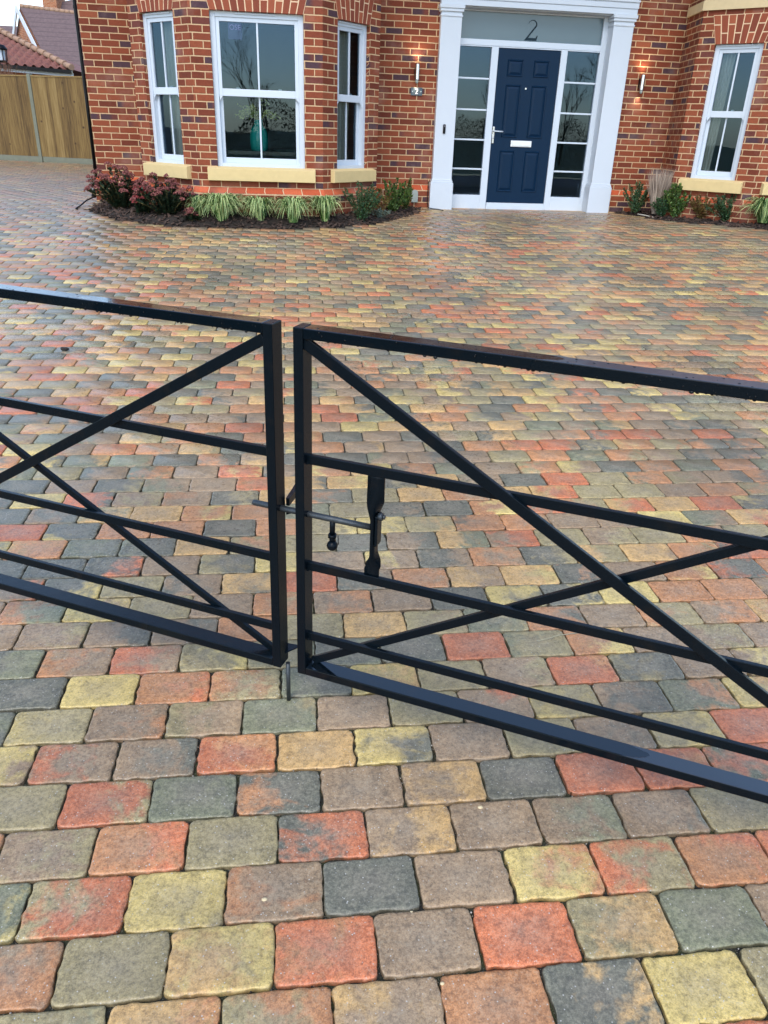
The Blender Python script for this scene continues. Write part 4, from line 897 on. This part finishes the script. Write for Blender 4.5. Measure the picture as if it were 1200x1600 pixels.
shrub(5.85, 10.50, .27, .17, .32, 'sparse shrub with reddish tips under the stone sill', ('red_leaf',), 1600, stems=20)
shrub(6.10, 10.30, .38, .18, .33, 'spreading green shrub left of the striped grass in the right bed', ('box_leaf2',), 3000, stems=40)
r = root('dead_grass_tuft', 5.40, 10.98, 'upright tuft of dead grey beige grass in the right bed', 'grass clump'); mb = MB()
for k in range(340):
    a = random.uniform(0, 6.28); q = random.random() ** .6; L = random.uniform(.38, .62); d = Vector((math.cos(a) * .17 * q, math.sin(a) * .12 * q, L)); b0 = Vector((math.cos(a) * .04 * q, math.sin(a) * .04 * q, 0)); s_ = Vector((.0055, 0, 0)); m_ = b0 + d * .55 + Vector((d.x, d.y, 0)) * -.15
    mb.add([b0 - s_ * .5, b0 + s_ * .5, m_ + s_, m_ - s_, b0 + d], [(0, 1, 2, 3), (3, 2, 4)])
mb.build('blades', M['plume'], r)
mb = MB(); mb.tube([(5.18, 11.05, .51), (5.27, 10.97, .50), (5.34, 10.88, .485)], .006, 7); tag(mb.build('peeled_stick', simple('pale_wood', (.5, .47, .40), .8)), 'pale peeled stick lying on the bark of the right bed', 'stick')
def gpt(x, y, h=.004): return (x * .958, y * .958, float(gz(y * .958)) + h)
mb = MB(); mb.tube([gpt(.839, 1.998), gpt(.88, 2.004, .008), gpt(.915, 2.02, .006), gpt(.992, 2.03)], .0013, 6); tag(mb.build('twig', simple('straw', (.38, .34, .22), .8)), 'thin straw coloured twig on the blocks behind the right gate', 'twig')
mb = MB(); mb.tube([gpt(-.03, .79, .008), gpt(.005, .805, .012), gpt(.03, .83, .008)], .004, 6); tag(mb.build('twig', simple('dark_twig', (.05, .02, .02), .7)), 'dark reddish twig at the bottom edge of the photo', 'twig')
mb = MB(); mb.ball(gpt(-1.436, 5.47, .012), .02, 7, 5, (1.4, .8, .6)); mb.ball(gpt(-1.455, 5.475, .012), .012, 6, 4); tag(mb.build('dead_leaf', simple('dead_leaf', (.02, .015, .012), .9)), 'small dark curled leaf on the paving behind the left gate', 'leaf')
pm_ = simple('pale_pebble', srgb(200, 180, 140), .7, var=.2, scale=50)
for (px_, py_, rr0, lb) in ((-.06, 1.135, .006, 'cream pebble in a joint near the bottom left'), (.29, .91, .004, 'tiny white chip in a joint near the bottom edge'), (.475, 1.335, .006, 'tan pebble in a joint right of centre'), (.255, 1.07, .0035, 'tiny white chip beside the bright red block')):
    mb = MB(); mb.ball(gpt(px_, py_, .0), rr0, 7, 5, (1.2, .9, .7)); tag(mb.build('pebble', pm_), lb, 'pebble', 'loose chips in the paving joints')

# ------------------------------------------------------------------ fence and neighbours on the left
t = NT('fence_board'); o_ = t.obj(); g_ = t.n('ShaderNodeNewGeometry'); oi = g_.outputs['Random Per Island']
mp = t.n('ShaderNodeMapping'); mp.inputs['Scale'].default_value = (26, 26, .8); t.t.links.new(g_.outputs['Position'], mp.inputs[0])
gr = t.noise(mp.outputs[0], 2.2, 5, .65, .5); c = t.ramp(t.math('ADD', t.math('MULTIPLY', gr, .76), t.math('MULTIPLY', oi, .24)), [(.26, srgb(48, 34, 18)), (.40, srgb(96, 74, 40)), (.55, srgb(126, 102, 58)), (.75, srgb(152, 130, 84))])
vk = t.n('ShaderNodeTexVoronoi'); vk.inputs['Scale'].default_value = 3.2; t.t.links.new(g_.outputs['Position'], vk.inputs['Vector'])
c = t.mix(t.ramp(vk.outputs['Distance'], [(.04, .9), (.12, 0.0)]), c, srgb(52, 32, 16)); t.P(Base_Color=c, Roughness=.85, Normal=t.bump(gr, .4, .01)); M['fence'] = t.m
fz = .45
fr_ = empty('wooden_fence', (-7, 23.3, fz), label='featheredge wooden fence with concrete posts behind the driveway', cat='fence')
fd = Vector((1, -.42, 0)).normalized(); fang = math.atan2(fd.y, fd.x); posts = [-6.6 + 2.42 * k for k in range(-2, 5)]
fr_.rotation_euler = (0, 0, fang)
def fx(worldx): return (worldx + 7) / fd.x
p0 = fx(-5.83); px_list = [p0 + k * 2.0 for k in range(-5, 3)]
for x in px_list:
    mb = MB(); mb.box(x - .05, x + .05, -.06, .06, -.2, 1.985); mb.build('post', M['concrete'], fr_, bevel=.01)
for a, b in zip(px_list[:-1], px_list[1:]):
    mb = MB(); mb.box(a + .055, b - .055, -.03, .02, -.2, .125); mb.build('gravel_board', M['concrete'], fr_, bevel=.005)
    mb = MB(); x = a + .055
    while x < b - .06:
        w = min(.094, b - .055 - x); mb.add([(x, -.040, .126), (x + w, -.016, .126), (x + w, -.016, 1.92 + random.uniform(-.004, .004)), (x, -.040, 1.92), (x, .0, .126), (x + w, .0, .126), (x + w, .0, 1.92), (x, .0, 1.92)], [(0, 1, 2, 3), (5, 4, 7, 6), (3, 2, 6, 7), (1, 5, 6, 2), (0, 3, 7, 4)]); x += .098
    mb.box(a + .055, b - .055, -.045, .015, 1.925, 1.955); mb.build('panel', M['fence'], fr_)

def dirx(px, py):      # photo pixel -> (x/y, z/y) direction in the world
    a, b = (px - 600) / F_PX, (py - 800) / F_PX; c_, s_ = math.cos(ROLL), math.sin(ROLL); x, v = c_ * a + s_ * b, -s_ * a + c_ * b
    d = fw + rt * x - up * v; return d.x / d.y, d.z / d.y
def at(px, py, Y): a, b = dirx(px, py); return Vector((a * Y, Y, CAMH + b * Y))
# garage with a pantiled hip roof
gar = empty('garage', (-8, 27, .55), label='low brick garage with red pantiled hip roof behind the fence', cat='garage')
Mg = gar.matrix_basis.inverted() if False else Matrix.Translation((8, -27, -.55))
yE = 26.5; eL, eR = at(-60, 94, yE), at(113, 108.5, yE); hipT = at(-12, 43, yE + 4.2)
t = NT('pantile'); p = t.pos(); c = t.mix(t.noise(p, 5, 4), srgb(98, 58, 52), srgb(146, 96, 84)); c = t.mix(t.ramp(t.noise(p, 1.2, 3), [(.5, 0.0), (.75, .5)]), c, srgb(120, 100, 84)); t.P(Base_Color=c, Roughness=.85); M['pantile'] = t.m
def lf_(v): return Mg @ Vector(v)
def pantile(tri, nu, nv, name, parent):
    """corrugated, stepped tile surface: eave edge a-b, ridge/apex edge d-c"""
    a, b, c_, d_ = [Vector(q) for q in tri]; mb = MB(); U, Vn = nu * 6, nv * 3; nrm = (b - a).cross(d_ - a).normalized(); vs = []
    for j in range(Vn + 1):
        g_ = j / Vn
        for i in range(U + 1):
            f_ = i / U; p_ = (a.lerp(b, f_)).lerp(d_.lerp(c_, f_), g_); 
            h = .028 * math.sin(f_ * nu * 2 * PI) - .045 * ((j % 3) / 3); vs.append(p_ + nrm * h)
    mb.add(vs, [(j * (U + 1) + i, j * (U + 1) + i + 1, (j + 1) * (U + 1) + i + 1, (j + 1) * (U + 1) + i) for j in range(Vn) for i in range(U)]); return mb.build(name, M['pantile'], parent)
# front slope is a trapezoid: eave eL..eR, ridge at hipT running left
rl = hipT + Vector((-3.0, 0, 0))
a_, b_, c__, d__ = eL, eR, hipT, rl
nu = 46; nv = 13; mb = MB()
nrm = (b_ - a_).cross(d__ - a_).normalized(); vs = []; U, Vn = nu * 6, nv * 3
for j in range(Vn + 1):
    g_ = j / Vn; L_ = a_.lerp(d__, g_); R__ = b_.lerp(c__, g_)
    for i in range(U + 1):
        f_ = i / U; p_ = L_.lerp(R__, f_); ph = (p_.x - a_.x) / .235 * 2 * PI; vs.append(lf_(p_ + nrm * (.042 * math.sin(ph) - .12 * ((j % 3) / 3))))
mb.add(vs, [(j * (U + 1) + i, j * (U + 1) + i + 1, (j + 1) * (U + 1) + i + 1, (j + 1) * (U + 1) + i) for j in range(Vn) for i in range(U)]); rf = mb.build('roof', M['pantile'], gar)
bk = Vector((0, 8.4, 0)); mb = MB(); mb.add([lf_(q) for q in (eR, eR + bk, hipT, rl, eL + bk)], [(0, 1, 2), (1, 4, 3, 2)]); mb.build('roof', M['pantile'], gar)
M['hiptile'] = simple('hip_tiles', srgb(160, 128, 104), .85, var=.25, scale=12)
mb = MB(); n = 13
for k in range(n):
    p0_, p1_ = lf_(eR.lerp(hipT, k / n)), lf_(eR.lerp(hipT, (k + 1.08) / n)); mb.tube([p0_ + Vector((0, -.02, .05)), p1_ + Vector((0, -.02, .03))], [.085, .07], 10)
mb.build('hip_tile_run', M['hiptile'], gar)
def dbox(mb, a, b, dy0, dy1, dz0, dz1):
    mb.add([lf_(a + Vector((0, y, z))) for y in (dy0, dy1) for z in (dz0, dz1)] + [lf_(b + Vector((0, y, z))) for y in (dy0, dy1) for z in (dz0, dz1)], [(0, 1, 3, 2), (4, 6, 7, 5), (0, 4, 5, 1), (2, 3, 7, 6), (0, 2, 6, 4), (1, 5, 7, 3)])
mb = MB(); dbox(mb, eL, eR, -.12, .0, -.11, -.02); mb.build('gutter', M['blackplastic'], gar)
mb = MB(); dbox(mb, eL, eR, .0, .06, -.19, -.10); mb.build('fascia', M['barge'], gar)
mb = MB(); a1, b1 = eL, eR + Vector((-.15, 0, 0)); zb0 = .5
for q0, q1 in ((a1, b1),):
    y_ = .2; mb.quad(lf_((q0.x, q0.y + y_, zb0)), lf_((q1.x, q1.y + y_, zb0)), lf_((q1.x, q1.y + y_, q1.z - .15)), lf_((q0.x, q0.y + y_, q0.z - .15)), [(0, 0), (q1.x - q0.x, 0), (q1.x - q0.x, 2.2), (0, 2.2)])
    mb.quad(lf_((q1.x, q1.y + y_, zb0)), lf_((q1.x, q1.y + 8, zb0)), lf_((q1.x, q1.y + 8, q1.z - .15)), lf_((q1.x, q1.y + y_, q1.z - .15)), [(0, 0), (8, 0), (8, 2.2), (0, 2.2)])
mb.build('wall', M['oldbrick'], gar)
# gabled house further back
YG = 46.0
gab = empty('gabled_house', (-8, YG, .6), label='brick house with steep brown roof and white bargeboards behind the garage', cat='house')
def lg(v): return Vector(v) - Vector((-8, YG, .6))
apx = at(31, 9, YG + 3.2); ridR = apx + (at(122, 20.5, YG + 3.2) - apx) * 1.9
eF = at(84, 116, YG); eB = apx + (apx - eF) ; eB = Vector((2 * apx.x - eF.x - .0, 2 * apx.y - eF.y, eF.z))
# keep the far barge where the photo has it
eB = at(19, 112, YG + 6.4); eFR = eF + (ridR - apx); eBR = eB + (ridR - apx)
t = NT('brown_tiles'); p = t.pos(); sp_ = t.n('ShaderNodeSeparateXYZ'); t.t.links.new(p, sp_.inputs[0]); rows_ = t.math('FRACT', t.math('MULTIPLY', sp_.outputs[2], 4.6))
c = t.mix(t.noise(p, 7, 5, .7), srgb(78, 62, 62), srgb(124, 104, 102)); c = t.mix(t.ramp(rows_, [(.0, .5), (.2, 0.0)]), c, (.03, .025, .025, 1)); t.P(Base_Color=c, Roughness=.9, Normal=t.bump(rows_, .4, .03)); M['browntile'] = t.m
mb = MB(); th = Vector((0, 0, -.12)); mb.add([lg(q) for q in (eF, eFR, ridR, apx, eB, eBR)], [(0, 1, 2, 3), (3, 2, 5, 4)]); gro = mb.build('roof', M['browntile'], gab, solid=.12)
mb = MB(); n = 22
for k in range(n): mb.tube([lg(apx.lerp(ridR, k / n)), lg(apx.lerp(ridR, (k + 1.05) / n))], [.10, .09], 8)
mb.build('ridge_tiles', M['hiptile'], gab)
out = (eF - apx).cross(eB - apx).normalized(); out = out if out.x < 0 else -out
for e_ in (eF, eB):
    mb = MB(); d = (e_ - apx); vs = [lg(q + o_) for q in (apx, e_) for o_ in (out * .22 + Vector((0, 0, .03)), out * .16 + Vector((0, 0, .03)), out * .16 + Vector((0, 0, -.30)), out * .22 + Vector((0, 0, -.30)))]
    mb.add(vs, [(0, 4, 5, 1), (1, 5, 6, 2), (2, 6, 7, 3), (3, 7, 4, 0), (0, 1, 2, 3), (7, 6, 5, 4)]); mb.build('bargeboard', M['barge'], gab)
mb = MB(); iF, iB, iA = eF.lerp(apx, .02), eB.lerp(apx, .02), apx - Vector((0, 0, .15)); g0_ = .5; wl = (eF - eB).length
uvw = lambda q: ((q - iB).dot((iF - iB).normalized()), q.z)
pts = [Vector((iB.x, iB.y, g0_)), Vector((iF.x, iF.y, g0_)), iF, iA, iB]; mb.add([lg(q) for q in pts], [(0, 1, 2, 3, 4)], [[uvw(q) for q in pts]])
q_ = [Vector((iF.x, iF.y, g0_)), Vector((eFR.x, eFR.y, g0_)), eFR, iF]; mb.add([lg(q) for q in q_], [(0, 1, 2, 3)], [[(0, .5), (12, .5), (12, q_[2].z), (0, q_[3].z)]]); mb.build('wall', M['oldbrick'], gab)
mb = MB(); mb.add([lg(q + Vector((0, dy_, dz_))) for q in (eF, eFR) for dy_ in (-.18, -.02) for dz_ in (-.2, -.02)], [(0, 1, 3, 2), (4, 6, 7, 5), (0, 4, 5, 1), (2, 3, 7, 6), (0, 2, 6, 4), (1, 5, 7, 3)]); mb.build('gutter', M['blackplastic'], gab)
mb = MB(); mb.add([lg(q + Vector((0, dy_, dz_))) for q in (eF, eFR) for dy_ in (-.02, .04) for dz_ in (-.45, -.15)], [(0, 1, 3, 2), (4, 6, 7, 5), (0, 4, 5, 1), (2, 3, 7, 6), (0, 2, 6, 4), (1, 5, 7, 3)]); mb.build('fascia', M['barge'], gab)
# chimney behind the ridge, on a further house
far = empty('distant_house', (-10, 62, .6), label='further brown roofed house with a brick chimney above the gabled roof', cat='house')
lfz = lambda v: Vector(v) - Vector((-10, 62, .6))
YC = 60; c0, c1 = at(68, 14, YC), at(89.5, 14, YC); mb = MB(); ctop = 12.5
wq = [c0, c1, c1 + Vector((.25, 1.4, 0)), c0 + Vector((.25, 1.4, 0))]
for k in range(4):
    a, b = wq[k], wq[(k + 1) % 4]; w_ = (b - a).length; mb.quad(lfz((a.x, a.y, 4)), lfz((b.x, b.y, 4)), lfz((b.x, b.y, ctop)), lfz((a.x, a.y, ctop)), [(0, 4), (w_, 4), (w_, ctop), (0, ctop)])
mb.add([lfz((q.x, q.y, ctop)) for q in wq], [(0, 1, 2, 3)]); mb.build('chimney', M['oldbrick'], far)
r0_, r1_ = at(86, 8, YC + 1), at(150, -6, YC + 1); mb = MB(); mb.add([lfz(q) for q in (Vector((r0_.x, r0_.y, r0_.z)), Vector((r1_.x, r1_.y, r1_.z)), Vector((r1_.x, r1_.y - 5, 3)), Vector((r0_.x - 2.5, r0_.y - 5, 3)))], [(0, 1, 2, 3)]); mb.build('roof', M['browntile'], far, solid=.12)
lf2 = empty('roof_terrace_house', (-16, 50, .6), label='plain brown roof at the left edge behind the gabled house', cat='house')
lf2.name = 'neighbour_house'
a_, b_ = at(-120, 36, 56), at(40, 45, 56); mb = MB(); mb.add([Vector(q) - Vector((-16, 50, .6)) for q in (a_, b_, Vector((b_.x, b_.y - 5, 2.6)), Vector((a_.x, a_.y - 5, 2.6)))], [(0, 1, 2, 3)]); mb.build('roof', M['browntile'], lf2, solid=.12)
mb = MB(); mb.add([Vector(q) - Vector((-16, 50, .6)) for q in ((a_.x, 51.2, .5), (b_.x, 51.2, .5), (b_.x, 51.2, 2.8), (a_.x, 51.2, 2.8))], [(0, 1, 2, 3)], [[(0, 0), (9, 0), (9, 2.3), (0, 2.3)]]); mb.build('wall', M['oldbrick'], lf2)
# dark lantern and bare twigs above the fence at the left edge
lt = empty('lantern', at(2, 84, 24.4), label='black lantern just above the fence at the left picture edge', cat='lantern')
mb = MB(); mb.lathe([(.0, .22), (.10, .20), (.17, .12), (.17, .09), (.0, .09)], n=12); mb.lathe([(.0, -.2), (.12, -.2), (.13, -.15), (.0, -.15)], n=12)
for k in range(6): a = k * PI / 3; mb.tube([(.12 * math.cos(a), .12 * math.sin(a), -.16), (.14 * math.cos(a), .14 * math.sin(a), .1)], .014, 5)
mb.build('casing', M['blackplastic'], lt); mb = MB(); mb.lathe([(.09, -.15), (.10, .09)], n=12); mb.build('lamp_glass', M['white'], lt)
tw_ = empty('bare_shrub', (at(6, 118, 24.3).x, 24.3, .55), label='brown bare twiggy shrub poking over the fence beneath the lantern', cat='shrub'); mb = MB()
for k in range(130):
    a = random.uniform(0, 6.28); b0 = Vector((0, 0, 1.2)) + rv() * .15; tp = Vector((random.gauss(0, .25), random.gauss(0, .15), random.uniform(1.9, 2.42))); mb.tube([b0, b0.lerp(tp, .5) + rv() * .06, tp], [.008, .005, .002], 4)
for k in range(5): mb.tube([(rv().x * .05, 0, 0), (rv().x * .1, 0, 1.3)], .015, 5)
mb.build('twigs', simple('twig_bark', srgb(112, 78, 58), .9), tw_)

# ------------------------------------------------------------------ the street side behind the camera (seen in the glass)
def treeline():
    mb = MB()
    for k in range(48000):
        x = random.uniform(-30, 40); env = 2.3 + .7 * math.sin(x * .55) + .5 * math.sin(x * 1.7 + 2); z = random.random() ** .7 * env; leaf(mb, (x, -26 + random.gauss(0, .8), z), rv(), rv(), random.uniform(.06, .13), random.uniform(.02, .045))
    def branch(p_, d, L, r_, dep):
        q = p_ + d * L; mb.tube([p_, q], [r_, r_ * .65], 4, cap=False)
        if dep == 0: return
        for _ in range(3 if dep > 1 else 4):
            e_ = (d + rv() * .55 + Vector((0, 0, .12))).normalized(); branch(p_.lerp(q, random.uniform(.55, 1)), e_, L * random.uniform(.6, .8), r_ * .55, dep - 1)
    for k in range(26):
        x = -30 + 70 * (k + random.random()) / 26; branch(Vector((x, -27 + random.gauss(0, 1.5), 0)), Vector((random.gauss(0, .06), 0, 1)).normalized(), random.uniform(1.6, 2.8), .07, 4)
    o = mb.build('woodland', leaf_mat('hedge_leaves', (.010, .016, .008, 1), (.045, .055, .025, 1), .9)); tag(o, 'dark line of trees and hedge across the road, reflected in the glass', 'woodland'); o['kind'] = 'stuff'
treeline()
